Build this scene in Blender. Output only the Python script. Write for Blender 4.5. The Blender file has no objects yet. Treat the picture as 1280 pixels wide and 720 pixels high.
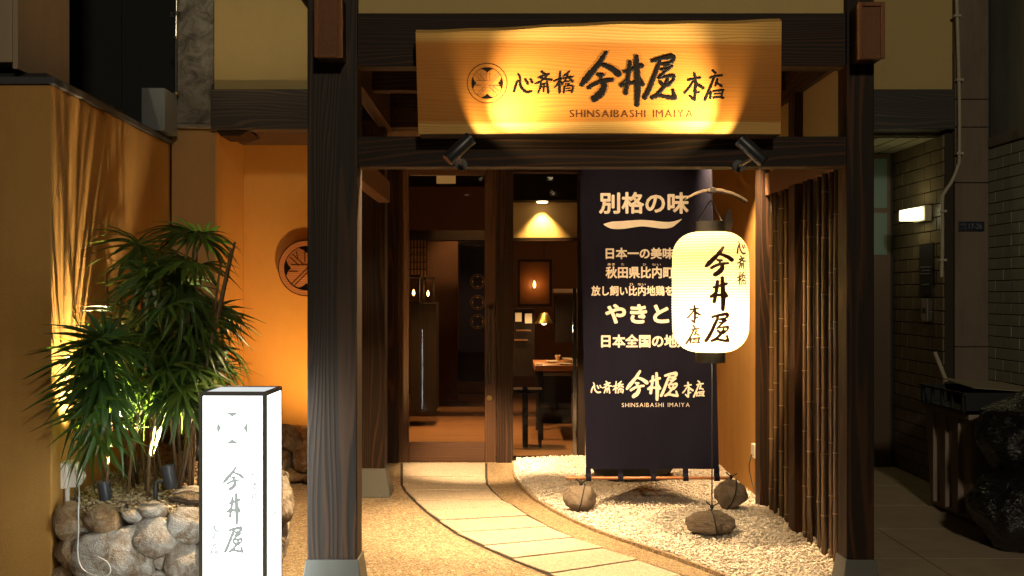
import bpy, bmesh, math, random
import numpy as np
from mathutils import Vector, Matrix, noise, Euler
random.seed(7); rng = np.random.default_rng(7)
S = bpy.context.scene
COL = S.collection
R = math.radians

# ------------------------------------------------------------------ camera
F, H, VX, VY = 1400.0, 1.40, 632.0, 368.0      # focal length in 1280-px units, eye height, vanishing point
cam_d = bpy.data.cameras.new('camera'); cam = bpy.data.objects.new('camera', cam_d); COL.objects.link(cam)
cam.location = (0, 0, H); cam.rotation_euler = (R(90), 0, 0)
cam_d.sensor_width = 36; cam_d.lens = 36 * F / 1280
cam_d.shift_x = 8 / 1280; cam_d.shift_y = 8 / 1280
cam_d.clip_start = 0.05; cam_d.clip_end = 200
S.camera = cam
# ------------------------------------------------------------------ render and exposure
S.view_settings.view_transform = 'Standard'; S.view_settings.look = 'None'
S.view_settings.exposure = 0.0; S.view_settings.gamma = 1.0
S.cycles.use_denoising = True
S.cycles.max_bounces = 8; S.cycles.diffuse_bounces = 4; S.cycles.glossy_bounces = 3
S.cycles.transparent_max_bounces = 12; S.cycles.transmission_bounces = 6
S.cycles.caustics_reflective = False; S.cycles.caustics_refractive = False
S.cycles.sample_clamp_indirect = 4.0
# ------------------------------------------------------------------ night sky
W = bpy.data.worlds.new('World'); S.world = W; W.use_nodes = True
wn = W.node_tree.nodes; wl = W.node_tree.links; wn.clear()
sky = wn.new('ShaderNodeTexSky'); sky.sky_type = 'NISHITA'; sky.sun_disc = False
sky.sun_elevation = R(-4.5); sky.sun_rotation = R(200)
bgn = wn.new('ShaderNodeBackground'); bgn.inputs[1].default_value = 0.06
gl = wn.new('ShaderNodeBackground'); gl.inputs[0].default_value = (1.0, 0.86, 0.66, 1); gl.inputs[1].default_value = 0.010   # city glow on the night sky
ad = wn.new('ShaderNodeAddShader'); wo = wn.new('ShaderNodeOutputWorld')
wl.new(sky.outputs[0], bgn.inputs[0]); wl.new(bgn.outputs[0], ad.inputs[0]); wl.new(gl.outputs[0], ad.inputs[1]); wl.new(ad.outputs[0], wo.inputs[0])

WARM = (1.0, 0.66, 0.34); WARM2 = (1.0, 0.50, 0.18); WHITE = (0.93, 1.0, 0.97)
def lamp(kind, loc, energy, color, target=None, size=60, blend=0.3, radius=0.03):
    d = bpy.data.lights.new('lamp_light', kind); d.energy = energy; d.color = color; d.shadow_soft_size = radius
    o = bpy.data.objects.new('lamp_light', d); COL.objects.link(o); o.location = loc
    if kind == 'SPOT': d.spot_size = R(size); d.spot_blend = blend
    if target is not None:
        o.rotation_euler = (Vector(target) - Vector(loc)).to_track_quat('-Z', 'Y').to_euler()
    return o
# street lighting behind the viewer, across the road
lamp('POINT', (1.2, -5.0, 5.6), 1050, (1.0, 0.84, 0.60), radius=0.35)

# ------------------------------------------------------------------ mesh helpers
def P(px, py, d): return Vector(((px - VX) / F * d, d, H + (VY - py) / F * d))
def G(px, py, z=0.0):
    d = (H - z) * F / (py - VY); return Vector(((px - VX) / F * d, d, z))

class MB:
    def __init__(s): s.v = []; s.f = []
    def add(s, vs, fs):
        o = len(s.v); s.v += [tuple(v) for v in vs]; s.f += [tuple(i + o for i in f) for f in fs]; return s
    def box(s, x0, x1, y0, y1, z0, z1):
        return s.add([(x0,y0,z0),(x1,y0,z0),(x1,y1,z0),(x0,y1,z0),(x0,y0,z1),(x1,y0,z1),(x1,y1,z1),(x0,y1,z1)],
                     [(3,2,1,0),(4,5,6,7),(0,1,5,4),(1,2,6,5),(2,3,7,6),(3,0,4,7)])
    def hexa(s, b, t):
        return s.add(list(b) + list(t), [(3,2,1,0),(4,5,6,7),(0,1,5,4),(1,2,6,5),(2,3,7,6),(3,0,4,7)])
    def prism(s, poly, a, b):            # polygon poly (list of points) from offset a to offset b
        n = len(poly); a = Vector(a); b = Vector(b)
        vs = [Vector(p) + a for p in poly] + [Vector(p) + b for p in poly]
        fs = [tuple(range(n))[::-1], tuple(range(n, 2 * n))] + [(i, (i+1) % n, (i+1) % n + n, i + n) for i in range(n)]
        return s.add(vs, fs)
    def tube(s, pts, r, n=10, cap=True):
        pts = [Vector(p) for p in pts]; m = len(pts)
        rr = r if isinstance(r, (list, tuple)) else [r] * m
        up = None; vs = []; fs = []
        for i, p in enumerate(pts):
            t = (pts[min(i+1, m-1)] - pts[max(i-1, 0)]).normalized()
            if up is None:
                up = Vector((0,0,1)) if abs(t.z) < .9 else Vector((1,0,0))
            a = t.cross(up).normalized(); b = a.cross(t).normalized(); up = b
            for k in range(n):
                q = 2 * math.pi * k / n
                vs.append(p + (a * math.cos(q) + b * math.sin(q)) * rr[i])
        for i in range(m - 1):
            for k in range(n):
                fs.append((i*n+k, i*n+(k+1) % n, (i+1)*n+(k+1) % n, (i+1)*n+k))
        if cap: fs += [tuple(range(n))[::-1], tuple((m-1)*n+k for k in range(n))]
        return s.add(vs, fs)
    def lathe(s, c, prof, n=24, axis=None, cap=True):    # prof: (r, h)
        c = Vector(c); q = Vector(axis if axis else (0,0,1)).normalized().to_track_quat('Z', 'Y')
        vs = []; fs = []
        for r, h in prof:
            for k in range(n):
                a = 2*math.pi*k/n; vs.append(c + q @ Vector((r*math.cos(a), r*math.sin(a), h)))
        for i in range(len(prof)-1):
            for k in range(n): fs.append((i*n+k, i*n+(k+1) % n, (i+1)*n+(k+1) % n, (i+1)*n+k))
        if cap: fs += [tuple(range(n))[::-1], tuple((len(prof)-1)*n+k for k in range(n))]
        return s.add(vs, fs)

WL = {}
def wloc(o): return WL.get(o.name, Vector((0,0,0))) if o else Vector((0,0,0))
def link(name, me, parent, wl_):
    o = bpy.data.objects.new(name, me); COL.objects.link(o)
    if parent: o.parent = parent; o.location = wl_ - wloc(parent)
    else: o.location = wl_
    WL[o.name] = Vector(wl_); return o
def mesh_from(name, v, f, mat, smooth=False, bevel=0):
    me = bpy.data.meshes.new(name); me.from_pydata([tuple(x) for x in v], [], f); me.update()
    if bevel:
        bm = bmesh.new(); bm.from_mesh(me)
        bmesh.ops.recalc_face_normals(bm, faces=bm.faces)
        es = [e for e in bm.edges if len(e.link_faces) == 2 and e.calc_face_angle(0) > 0.5]
        bmesh.ops.bevel(bm, geom=es, offset=bevel, segments=2, affect='EDGES', profile=0.6, clamp_overlap=True)
        bm.to_mesh(me); bm.free()
    elif smooth is not None:
        bm = bmesh.new(); bm.from_mesh(me); bmesh.ops.recalc_face_normals(bm, faces=bm.faces); bm.to_mesh(me); bm.free()
    if smooth:
        me.polygons.foreach_set('use_smooth', [True] * len(me.polygons))
        if smooth != 'all':
            try: me.set_sharp_from_angle(angle=R(40))
            except Exception: pass
    if mat: me.materials.append(mat)
    return me
def obj(name, mb, mat, parent=None, at=None, smooth=False, bevel=0, label=None):
    """one mesh object built from world coordinates, its origin at `at` (default the thing's own base)"""
    if at is None: at = wloc(parent) if parent else Vector(np.array(mb.v).min(0) * .5 + np.array(mb.v).max(0) * .5)
    at = Vector(at)
    v = [Vector(p) - at for p in mb.v]
    o = link(name, mesh_from(name, v, mb.f, mat, smooth, bevel), parent, at)
    if label: o['label'] = label
    return o
def thing(name, label, cat, loc, group=None):
    o = link(name, None, None, Vector(loc)); o['label'] = label; o['category'] = cat
    if group: o['group'] = group
    return o
def tag(o, label, cat, group=None):
    o['label'] = label; o['category'] = cat
    if group: o['group'] = group
    return o
def struct(name, mb, mat, **k):
    o = obj(name, mb, mat, **k); o['kind'] = 'structure'; return o
def dup(o, loc=None, parent=None, label=None, group=None, rot=None):
    c = o.copy(); COL.objects.link(c)
    if parent is not None: c.parent = parent
    if loc is not None: c.location = loc
    if rot is not None: c.rotation_euler = rot
    if label: c['label'] = label
    if group: c['group'] = group
    for ch in list(o.children): dup(ch, parent=c)
    return c

# ------------------------------------------------------------------ materials
def newmat(name):
    m = bpy.data.materials.new(name); m.use_nodes = True
    nt = m.node_tree; b = nt.nodes['Principled BSDF']; return m, nt, b
def N(nt, t, **k):
    n = nt.nodes.new(t)
    for a, v in k.items(): setattr(n, a, v)
    return n
def coords(nt, scale=(1,1,1), rnd=True):
    tc = N(nt, 'ShaderNodeTexCoord'); mp = N(nt, 'ShaderNodeMapping'); mp.inputs['Scale'].default_value = scale
    if rnd:
        oi = N(nt, 'ShaderNodeObjectInfo'); mu = N(nt, 'ShaderNodeVectorMath', operation='MULTIPLY_ADD')
        cm = N(nt, 'ShaderNodeCombineXYZ')
        for i, k in enumerate((3.7, 5.1, 7.3)):
            mm = N(nt, 'ShaderNodeMath', operation='MULTIPLY'); mm.inputs[1].default_value = k
            nt.links.new(oi.outputs['Random'], mm.inputs[0]); nt.links.new(mm.outputs[0], cm.inputs[i])
        ad = N(nt, 'ShaderNodeVectorMath', operation='ADD')
        nt.links.new(tc.outputs['Object'], ad.inputs[0]); nt.links.new(cm.outputs[0], ad.inputs[1])
        nt.nodes.remove(mu); nt.links.new(ad.outputs[0], mp.inputs[0])
    else: nt.links.new(tc.outputs['Object'], mp.inputs[0])
    return mp.outputs[0]
def tex_noise(nt, vec, scale, detail=6, rough=.6, dist=0):
    n = N(nt, 'ShaderNodeTexNoise'); n.inputs['Scale'].default_value = scale; n.inputs['Detail'].default_value = detail
    n.inputs['Roughness'].default_value = rough; n.inputs['Distortion'].default_value = dist
    nt.links.new(vec, n.inputs['Vector']); return n.outputs['Fac']
def ramp(nt, fac, stops):
    r = N(nt, 'ShaderNodeValToRGB'); e = r.color_ramp.elements
    while len(e) < len(stops): e.new(.5)
    for i, (p, c) in enumerate(stops):
        e[i].position = p; e[i].color = (*c, 1) if len(c) == 3 else c
    nt.links.new(fac, r.inputs[0]); return r.outputs[0]
def math_(nt, op, a, b=None, c=None):
    n = N(nt, 'ShaderNodeMath', operation=op)
    for i, x in enumerate((a, b, c)):
        if x is None: continue
        if isinstance(x, (int, float)): n.inputs[i].default_value = x
        else: nt.links.new(x, n.inputs[i])
    return n.outputs[0]
def bump(nt, b, h, strength=.3, dist=.01):
    n = N(nt, 'ShaderNodeBump'); n.inputs['Strength'].default_value = strength; n.inputs['Distance'].default_value = dist
    nt.links.new(h, n.inputs['Height']); nt.links.new(n.outputs[0], b.inputs['Normal'])
def mixc(nt, f, a, b, mode='MIX'):
    n = N(nt, 'ShaderNodeMix', data_type='RGBA', blend_type=mode)
    for i, x in ((0, f), (6, a), (7, b)):
        if isinstance(x, (int, float)): n.inputs[i].default_value = x
        elif isinstance(x, tuple): n.inputs[i].default_value = (*x, 1)
        else: nt.links.new(x, n.inputs[i])
    return n.outputs[2]

def wood(name, axis, base, dark, line, rough=.55, bump_s=.5, scale=24, warp=.045, linew=.25, stretch=.1, spec=.3):
    m, nt, b = newmat(name)
    sc = {'X': (stretch,1,1), 'Y': (1,stretch,1), 'Z': (1,1,stretch)}[axis]
    v = coords(nt, sc)
    # slow warp so that the rings cut the faces as cathedrals
    wn_ = N(nt, 'ShaderNodeTexNoise'); wn_.inputs['Scale'].default_value = 3.2; wn_.inputs['Detail'].default_value = 2
    nt.links.new(v, wn_.inputs['Vector'])
    vm = N(nt, 'ShaderNodeVectorMath', operation='MULTIPLY_ADD'); vm.inputs[1].default_value = (warp*3,)*3
    nt.links.new(wn_.outputs['Color'], vm.inputs[0]); nt.links.new(v, vm.inputs[2])
    w = N(nt, 'ShaderNodeTexWave', wave_type='RINGS', rings_direction=axis)
    w.inputs['Scale'].default_value = scale; w.inputs['Distortion'].default_value = 3.5; w.inputs['Detail'].default_value = 3
    w.inputs['Detail Scale'].default_value = .9; w.inputs['Detail Roughness'].default_value = .55
    nt.links.new(vm.outputs[0], w.inputs['Vector'])
    sf = {'X': (3,120,120), 'Y': (120,3,120), 'Z': (120,120,3)}[axis]
    fib = tex_noise(nt, coords(nt, sf), 1.0, 3, .6)
    blot = tex_noise(nt, coords(nt, tuple(x*1.0 for x in sc)), 9, 4, .6)
    ln = ramp(nt, w.outputs['Fac'], [(max(0, 1-linew-.15), (0,0,0)), (min(.99, 1-linew*.2), (1,1,1))])
    f = math_(nt, 'MULTIPLY', ln, math_(nt, 'ADD', math_(nt, 'MULTIPLY', blot, 1.3), -.1))
    c1 = mixc(nt, fib, dark, base)
    c2 = mixc(nt, f, c1, line)
    nt.links.new(c2, b.inputs['Base Color'])
    b.inputs['Roughness'].default_value = rough; b.inputs['Specular IOR Level'].default_value = spec
    h = math_(nt, 'ADD', math_(nt, 'MULTIPLY', w.outputs['Fac'], .6), math_(nt, 'MULTIPLY', fib, .4))
    bump(nt, b, h, bump_s, .003)
    return m
DARK = dict(base=(.026,.014,.008), dark=(.011,.007,.005), line=(.085,.034,.012), scale=13, warp=.16, stretch=.07, linew=.12, bump_s=.3, rough=.62, spec=.18)
wood_x = wood('stained_cedar_along_x', 'X', **DARK)
wood_y = wood('stained_cedar_along_y', 'Y', **DARK)
wood_z = wood('stained_cedar_upright', 'Z', **DARK)
wood_grey = wood('weathered_grey_beam', 'X', base=(.052,.050,.045), dark=(.028,.027,.025), line=(.13,.09,.055), scale=14, warp=.2, linew=.1, bump_s=.5)
wood_front = wood('charred_cedar_post', 'Z', base=(.036,.027,.021), dark=(.020,.016,.013), line=(.082,.044,.024), bump_s=.4, rough=.6, scale=15, warp=.22, stretch=.06, linew=.10, spec=.22)
wood_plain = wood('brown_beam_wood', 'Y', base=(.15,.075,.035), dark=(.08,.04,.02), line=(.2,.1,.05), linew=.4)
door_wood = wood('door_wood', 'Z', base=(.085,.042,.022), dark=(.045,.022,.012), line=(.11,.055,.03), bump_s=.15, rough=.35)
door_wood_x = wood('door_rail_wood', 'X', base=(.085,.042,.022), dark=(.045,.022,.012), line=(.11,.055,.03), bump_s=.15, rough=.35)
floor_wood = wood('interior_floor_wood', 'X', base=(.30,.155,.07), dark=(.18,.085,.04), line=(.36,.2,.1), bump_s=.1, rough=.28)
black_wood = wood('black_lacquered_wood', 'Z', base=(.020,.015,.012), dark=(.010,.008,.007), line=(.04,.025,.015), bump_s=.1, rough=.8, spec=.08)

def plaster(name, col, var=.12, b_s=.35, rough=.9, stain=.0):
    m, nt, b = newmat(name)
    v = coords(nt, rnd=False)
    big = tex_noise(nt, v, 1.4, 5, .6); fine = tex_noise(nt, v, 90, 4, .7); mid = tex_noise(nt, v, 11, 6, .7, .8)
    c = mixc(nt, big, tuple(x*(1-var) for x in col), tuple(min(1, x*(1+var)) for x in col))
    c = mixc(nt, math_(nt, 'MULTIPLY', fine, .35), c, tuple(x*.62 for x in col))
    c = mixc(nt, math_(nt, 'MULTIPLY', mid, .3), c, tuple(min(1, x*1.35) for x in col))
    if stain:
        st = ramp(nt, tex_noise(nt, coords(nt, (4,4,.6), False), 1.3, 6, .7), [(.45, (0,0,0)), (.75, (1,1,1))])
        c = mixc(nt, math_(nt, 'MULTIPLY', st, stain), c, tuple(x*.4 for x in col))
    nt.links.new(c, b.inputs['Base Color']); b.inputs['Roughness'].default_value = rough
    b.inputs['Specular IOR Level'].default_value = .2
    h = math_(nt, 'ADD', math_(nt, 'MULTIPLY', fine, .5), math_(nt, 'MULTIPLY', mid, .6))
    bump(nt, b, h, b_s, .006); return m
ochre = plaster('ochre_plaster', (.46,.245,.064), var=.22, b_s=.7, stain=.22)
cream = plaster('cream_plaster', (.52,.39,.16), stain=.08)
ochre_d = plaster('weathered_ochre_plaster', (.44,.27,.11), stain=.25)
orange = plaster('orange_plaster', (.56,.28,.065), var=.2, b_s=.5, stain=.1)
concrete = plaster('stained_concrete', (.27,.24,.20), var=.35, b_s=.8, stain=.75)
concrete_p = plaster('old_pillar_concrete', (.20,.155,.115), var=.3, b_s=.6, stain=.6)
grey_metal = plaster('grey_painted_metal', (.16,.18,.19), var=.1, b_s=.08, rough=.5)
base_metal = plaster('grey_post_shoe', (.115,.118,.108), var=.12, b_s=.06, rough=.42)
beige_panel = plaster('beige_panel', (.42,.32,.21), var=.1, b_s=.08, rough=.6, stain=.2)
dark_wall = plaster('dark_neighbour_wall', (.035,.037,.033), var=.3, b_s=.3)
dark_mass = plaster('black_stone', (.03,.032,.034), var=.3, b_s=.5, rough=.7)
moss_wall = plaster('mossy_render', (.35,.36,.28), var=.4, b_s=.5, stain=.6)
mortar = plaster('stone_mortar', (.20,.185,.165), var=.2, b_s=.7)
ceil_mat = plaster('porch_ceiling_board', (.06,.045,.035), var=.2, b_s=.2)

def simple(name, col, rough=.5, metal=0, spec=.5, noise_amt=.12, sc=30, emit=0, trans=0):
    m, nt, b = newmat(name)
    n = tex_noise(nt, coords(nt), sc, 5, .6)
    c = mixc(nt, n, tuple(x*(1-noise_amt) for x in col), tuple(min(1, x*(1+noise_amt)) for x in col))
    nt.links.new(c, b.inputs['Base Color']); b.inputs['Roughness'].default_value = rough; b.inputs['Metallic'].default_value = metal
    b.inputs['Specular IOR Level'].default_value = spec
    if trans: b.inputs['Transmission Weight'].default_value = trans
    if emit: b.inputs['Emission Color'].default_value = (*col, 1); b.inputs['Emission Strength'].default_value = emit
    bump(nt, b, n, .08, .002); return m
black_metal = simple('black_powder_coat', (.022,.023,.025), .38)
black_plastic = simple('black_plastic', (.018,.018,.018), .45)
grey_fixture = simple('charcoal_fixture', (.045,.05,.058), .4)
chrome = simple('polished_steel', (.7,.68,.62), .18, 1)
brass = simple('brass', (.55,.38,.13), .35, 1)
white_plastic = simple('ivory_plastic', (.72,.68,.60), .4, noise_amt=.04)
cable_white = simple('grey_white_cable', (.55,.54,.52), .5)
conduit_mat = simple('cream_conduit', (.44,.39,.28), .6, noise_amt=.25)
rope_black = simple('black_cord', (.012,.011,.010), .8)
rod_mat = simple('varnished_rod', (.34,.13,.04), .35)
ink = simple('brush_ink_lacquer', (.004,.0028,.0022), .5, spec=.12, noise_amt=.3)
ink_brown = simple('engraved_brown_line', (.07,.022,.008), .7, spec=.1)
feather_line = simple('feather_line_stain', (.22,.075,.025), .7)
lantern_ink = simple('lantern_ink', (.05,.012,.006), .7)
cloth_print = simple('white_cloth_print', (.86,.80,.70), .85, noise_amt=.03)
acrylic = simple('clear_acrylic', (.42,.34,.25), .08, trans=.75, noise_amt=.02)
feather_mat = simple('dark_feather', (.03,.02,.015), .6)
rust = plaster('aged_copper', (.17,.065,.022), var=.5, b_s=1.0, rough=.45, stain=.4)
paper_white = simple('paper_note', (.75,.66,.48), .8, noise_amt=.03)
porcelain = simple('porcelain', (.8,.77,.7), .15, noise_amt=.02)
grey_frame = simple('bloom_lightened_frame', (.20,.205,.21), .5)  # grey lightened to stand in for bloom from the lit panels

def emis(name, col, strength, noise_amt=.0):
    m, nt, b = newmat(name); nt.nodes.remove(b); e = N(nt, 'ShaderNodeEmission'); e.inputs[0].default_value = (*col, 1); e.inputs[1].default_value = strength
    nt.links.new(e.outputs[0], nt.nodes['Material Output'].inputs[0]); return m
lens_warm = emis('warm_lamp_lens', (1,.72,.42), 14); lens_white = emis('white_lamp_lens', (1,.86,.62), 10)
flame = emis('lamp_flame', (1,.45,.12), 22)
sign_glow = emis('lit_sign_panel', (.95,1,.96), 11.0)
sign_print = emis('lit_sign_print', (.50,.55,.50), .9)
sign_print2 = emis('lit_sign_faint_print', (.66,.72,.66), .95)
sign_red = emis('lit_sign_orange_mark', (1,.5,.22), 1.0)
sconce_glow = emis('sconce_diffuser', (1,.95,.55), 3.2)

# glass that lets light pass and mirrors by its angle
glass, nt, b = newmat('window_glass'); nt.nodes.remove(b)
tr = N(nt, 'ShaderNodeBsdfTransparent'); tr.inputs[0].default_value = (.86,.88,.86,1)
gs = N(nt, 'ShaderNodeBsdfGlossy'); gs.inputs['Roughness'].default_value = .01
fr = N(nt, 'ShaderNodeFresnel'); fr.inputs[0].default_value = 1.3; mx = N(nt, 'ShaderNodeMixShader')
nt.links.new(fr.outputs[0], mx.inputs[0]); nt.links.new(tr.outputs[0], mx.inputs[1]); nt.links.new(gs.outputs[0], mx.inputs[2])
nt.links.new(mx.outputs[0], nt.nodes['Material Output'].inputs[0])

# lantern paper: thin white paper over fine bamboo ribs
paper, nt, b = newmat('lantern_paper'); nt.nodes.remove(b)
tc = N(nt, 'ShaderNodeTexCoord'); sx = N(nt, 'ShaderNodeSeparateXYZ'); nt.links.new(tc.outputs['Object'], sx.inputs[0])
rib = math_(nt, 'POWER', math_(nt, 'ABSOLUTE', math_(nt, 'SINE', math_(nt, 'MULTIPLY', sx.outputs[2], math.pi/.0155))), .5)
fib = tex_noise(nt, coords(nt, (1,1,8), False), 26, 4, .6)
colr = mixc(nt, rib, (.50,.32,.09), mixc(nt, fib, (.86,.70,.36), (.95,.82,.50)))
tl = N(nt, 'ShaderNodeBsdfTranslucent'); df = N(nt, 'ShaderNodeBsdfDiffuse'); mx = N(nt, 'ShaderNodeMixShader'); mx.inputs[0].default_value = .25
nt.links.new(colr, tl.inputs[0]); nt.links.new(colr, df.inputs[0]); nt.links.new(tl.outputs[0], mx.inputs[1]); nt.links.new(df.outputs[0], mx.inputs[2])
nt.links.new(mx.outputs[0], nt.nodes['Material Output'].inputs[0])

# hinoki sign board: pale sapwood along both long edges, fine straight grain, reddish heart
board_mat, nt, b = newmat('cedar_sign_board')
tc = N(nt, 'ShaderNodeTexCoord')
mp = N(nt, 'ShaderNodeMapping'); mp.inputs['Scale'].default_value = (.13,1,1); nt.links.new(tc.outputs['Object'], mp.inputs[0])
wnz = N(nt, 'ShaderNodeTexNoise'); wnz.inputs['Scale'].default_value = 4.0; wnz.inputs['Detail'].default_value = 3; nt.links.new(mp.outputs[0], wnz.inputs['Vector'])
vm = N(nt, 'ShaderNodeVectorMath', operation='MULTIPLY_ADD'); vm.inputs[1].default_value = (.16,.16,.16)
nt.links.new(wnz.outputs['Color'], vm.inputs[0]); nt.links.new(mp.outputs[0], vm.inputs[2])
wv = N(nt, 'ShaderNodeTexWave', wave_type='BANDS', bands_direction='Z'); wv.inputs['Scale'].default_value = 24; wv.inputs['Distortion'].default_value = 2.4
wv.inputs['Detail'].default_value = 3; nt.links.new(vm.outputs[0], wv.inputs['Vector'])
fb = tex_noise(nt, coords(nt, (5,200,200), False), 1, 3, .6)
sx = N(nt, 'ShaderNodeSeparateXYZ'); nt.links.new(vm.outputs[0], sx.inputs[0])
sx2 = N(nt, 'ShaderNodeSeparateXYZ'); nt.links.new(tc.outputs['Object'], sx2.inputs[0])
zz = math_(nt, 'ADD', math_(nt, 'MULTIPLY', math_(nt, 'SUBTRACT', sx.outputs[2], .08), .5), math_(nt, 'MULTIPLY', sx2.outputs[2], .5))
sap = ramp(nt, math_(nt, 'ADD', zz, .5), [(.318, (1,1,1)), (.330, (0,0,0)), (.655, (0,0,0)), (.685, (1,1,1))])
line = ramp(nt, math_(nt, 'MULTIPLY', wv.outputs['Fac'], math_(nt, 'ADD', tex_noise(nt, mp.outputs[0], 14, 3, .6), .42)), [(.62, (0,0,0)), (.95, (1,1,1))])
hrt = mixc(nt, tex_noise(nt, mp.outputs[0], 6, 4, .6), (.30,.105,.014), (.50,.20,.028))
cc = mixc(nt, sap, hrt, (.60,.36,.10))
cc = mixc(nt, math_(nt, 'MULTIPLY', line, .5), cc, (.26,.08,.02))
cc = mixc(nt, math_(nt, 'MULTIPLY', fb, .25), cc, (.42,.2,.07))
nt.links.new(cc, b.inputs['Base Color']); b.inputs['Roughness'].default_value = .6; b.inputs['Specular IOR Level'].default_value = .12
bump(nt, b, math_(nt, 'ADD', math_(nt, 'MULTIPLY', fb, .5), math_(nt, 'MULTIPLY', wv.outputs['Fac'], .3)), .25, .002)

# navy cloth
navy, nt, b = newmat('navy_cotton')
wv = tex_noise(nt, coords(nt, (1,1,1), False), 220, 2, .6); fo = tex_noise(nt, coords(nt, (5,5,1.2), False), 1.6, 4, .6)
nt.links.new(mixc(nt, fo, (.0028,.0028,.010), (.0065,.0062,.019)), b.inputs['Base Color']); b.inputs['Roughness'].default_value = .85
b.inputs['Specular IOR Level'].default_value = .15
bump(nt, b, math_(nt, 'ADD', math_(nt, 'MULTIPLY', wv, .1), fo), .65, .014)

# ground surfaces
def pebble(name, cols, scale, joint=(.10,.075,.045), b_s=.6, rough=.6, big=.12):
    m, nt, b = newmat(name); v = coords(nt, rnd=False)
    vo = N(nt, 'ShaderNodeTexVoronoi'); vo.inputs['Scale'].default_value = scale; nt.links.new(v, vo.inputs['Vector'])
    ve = N(nt, 'ShaderNodeTexVoronoi', feature='DISTANCE_TO_EDGE'); ve.inputs['Scale'].default_value = scale; nt.links.new(v, ve.inputs['Vector'])
    sp = N(nt, 'ShaderNodeSeparateColor'); nt.links.new(vo.outputs['Color'], sp.inputs[0])
    c = ramp(nt, sp.outputs[0], [(i/(len(cols)-1)*.999, c_) for i, c_ in enumerate(cols)])
    e = ramp(nt, ve.outputs['Distance'], [(.02, (0,0,0)), (.14, (1,1,1))])
    c = mixc(nt, e, joint, c)
    bg_ = tex_noise(nt, v, 1.7, 4, .6)
    c = mixc(nt, math_(nt, 'MULTIPLY', bg_, big*2), c, tuple(x*.6 for x in cols[0]))
    nt.links.new(c, b.inputs['Base Color']); b.inputs['Roughness'].default_value = rough
    bump(nt, b, e, b_s, .004); return m
aggregate = pebble('exposed_pebble_floor', [(.30,.20,.10), (.46,.34,.19), (.60,.47,.29), (.34,.27,.18), (.66,.54,.36), (.40,.27,.13), (.52,.42,.28), (.20,.13,.07), (.70,.60,.42)], 62)
aggregate_d = pebble('brown_pebble_border', [(.30,.20,.10), (.42,.30,.16), (.52,.39,.23), (.28,.20,.12), (.48,.35,.19), (.20,.14,.08)], 66)
slab_mat = pebble('sawn_stone_slab', [(.42,.35,.26), (.50,.43,.33), (.56,.50,.40), (.34,.28,.20)], 90, joint=(.30,.24,.17), b_s=.35)
tile_mat = plaster('street_paving_tile', (.50,.39,.26), var=.2, b_s=.25, rough=.7, stain=.3)
joint_mat = plaster('dark_joint', (.045,.036,.026), var=.2)
asphalt = pebble('asphalt', [(.04,.04,.04), (.06,.06,.058), (.05,.048,.045)], 120, joint=(.03,.03,.03))
def rockmat(name, a, b_, c_, sc=4, rough=.75):
    m, nt, b = newmat(name); v = coords(nt)
    n1 = tex_noise(nt, v, sc, 8, .68, .6); n2 = tex_noise(nt, v, sc*9, 6, .7)
    col = ramp(nt, n1, [(.38, a), (.50, b_), (.60, c_)])
    col = mixc(nt, math_(nt, 'MULTIPLY', n2, .5), col, tuple(x*.45 for x in a))
    nt.links.new(col, b.inputs['Base Color']); b.inputs['Roughness'].default_value = rough
    bump(nt, b, math_(nt, 'ADD', n1, math_(nt, 'MULTIPLY', n2, .6)), 1.0, .03); return m
stone_a = rockmat('pale_field_stone', (.30,.22,.14), (.54,.49,.42), (.72,.70,.65), 13)
stone_b = rockmat('brown_field_stone', (.24,.13,.055), (.40,.26,.13), (.50,.40,.27), 13)
stone_g = rockmat('grey_brown_stone', (.15,.11,.075), (.21,.165,.12), (.27,.22,.17), 14)
rough_conc = rockmat('rough_speckled_concrete', (.13,.12,.10), (.30,.28,.235), (.42,.40,.34), 9, .9)
def chips(name, lo, hi):
    m, nt, b = newmat(name); ge = N(nt, 'ShaderNodeNewGeometry')
    nt.links.new(ramp(nt, ge.outputs['Random Per Island'], [(0, lo), (.6, hi), (1, tuple(min(1, x*1.15) for x in hi))]), b.inputs['Base Color'])
    b.inputs['Roughness'].default_value = .7; return m
white_chip = chips('white_marble_chip', (.54,.46,.36), (.76,.69,.58)); tan_chip = chips('tan_chip', (.22,.14,.07), (.52,.42,.28))
leaf_mat, nt, b = newmat('palm_leaf')
oi = N(nt, 'ShaderNodeObjectInfo'); ge = N(nt, 'ShaderNodeNewGeometry')
r1 = math_(nt, 'ADD', math_(nt, 'MULTIPLY', oi.outputs['Random'], .6), math_(nt, 'MULTIPLY', ge.outputs['Random Per Island'], .4))
lc = ramp(nt, r1, [(0, (.028,.058,.016)), (.5, (.045,.095,.022)), (.80, (.075,.13,.028)), (.93, (.15,.16,.04)), (1, (.20,.13,.05))])
nt.links.new(lc, b.inputs['Base Color']); b.inputs['Roughness'].default_value = .38
tl = N(nt, 'ShaderNodeBsdfTranslucent'); nt.links.new(mixc(nt, 1.0, lc, (1.9,1.9,.7), 'MULTIPLY'), tl.inputs[0])
mx = N(nt, 'ShaderNodeMixShader'); mx.inputs[0].default_value = .35
nt.links.new(b.outputs[0], mx.inputs[1]); nt.links.new(tl.outputs[0], mx.inputs[2]); nt.links.new(mx.outputs[0], nt.nodes['Material Output'].inputs[0])
cane_mat = simple('fibrous_cane', (.14,.085,.04), .8, noise_amt=.5, sc=60)
bamboo_mat, nt, b = newmat('smoked_bamboo')
oi = N(nt, 'ShaderNodeObjectInfo')
bc = mixc(nt, tex_noise(nt, coords(nt, (6,6,.9)), 3, 5, .65), (.05,.027,.013), (.20,.115,.05))
bc = mixc(nt, oi.outputs['Random'], bc, (.12,.075,.04))
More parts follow.
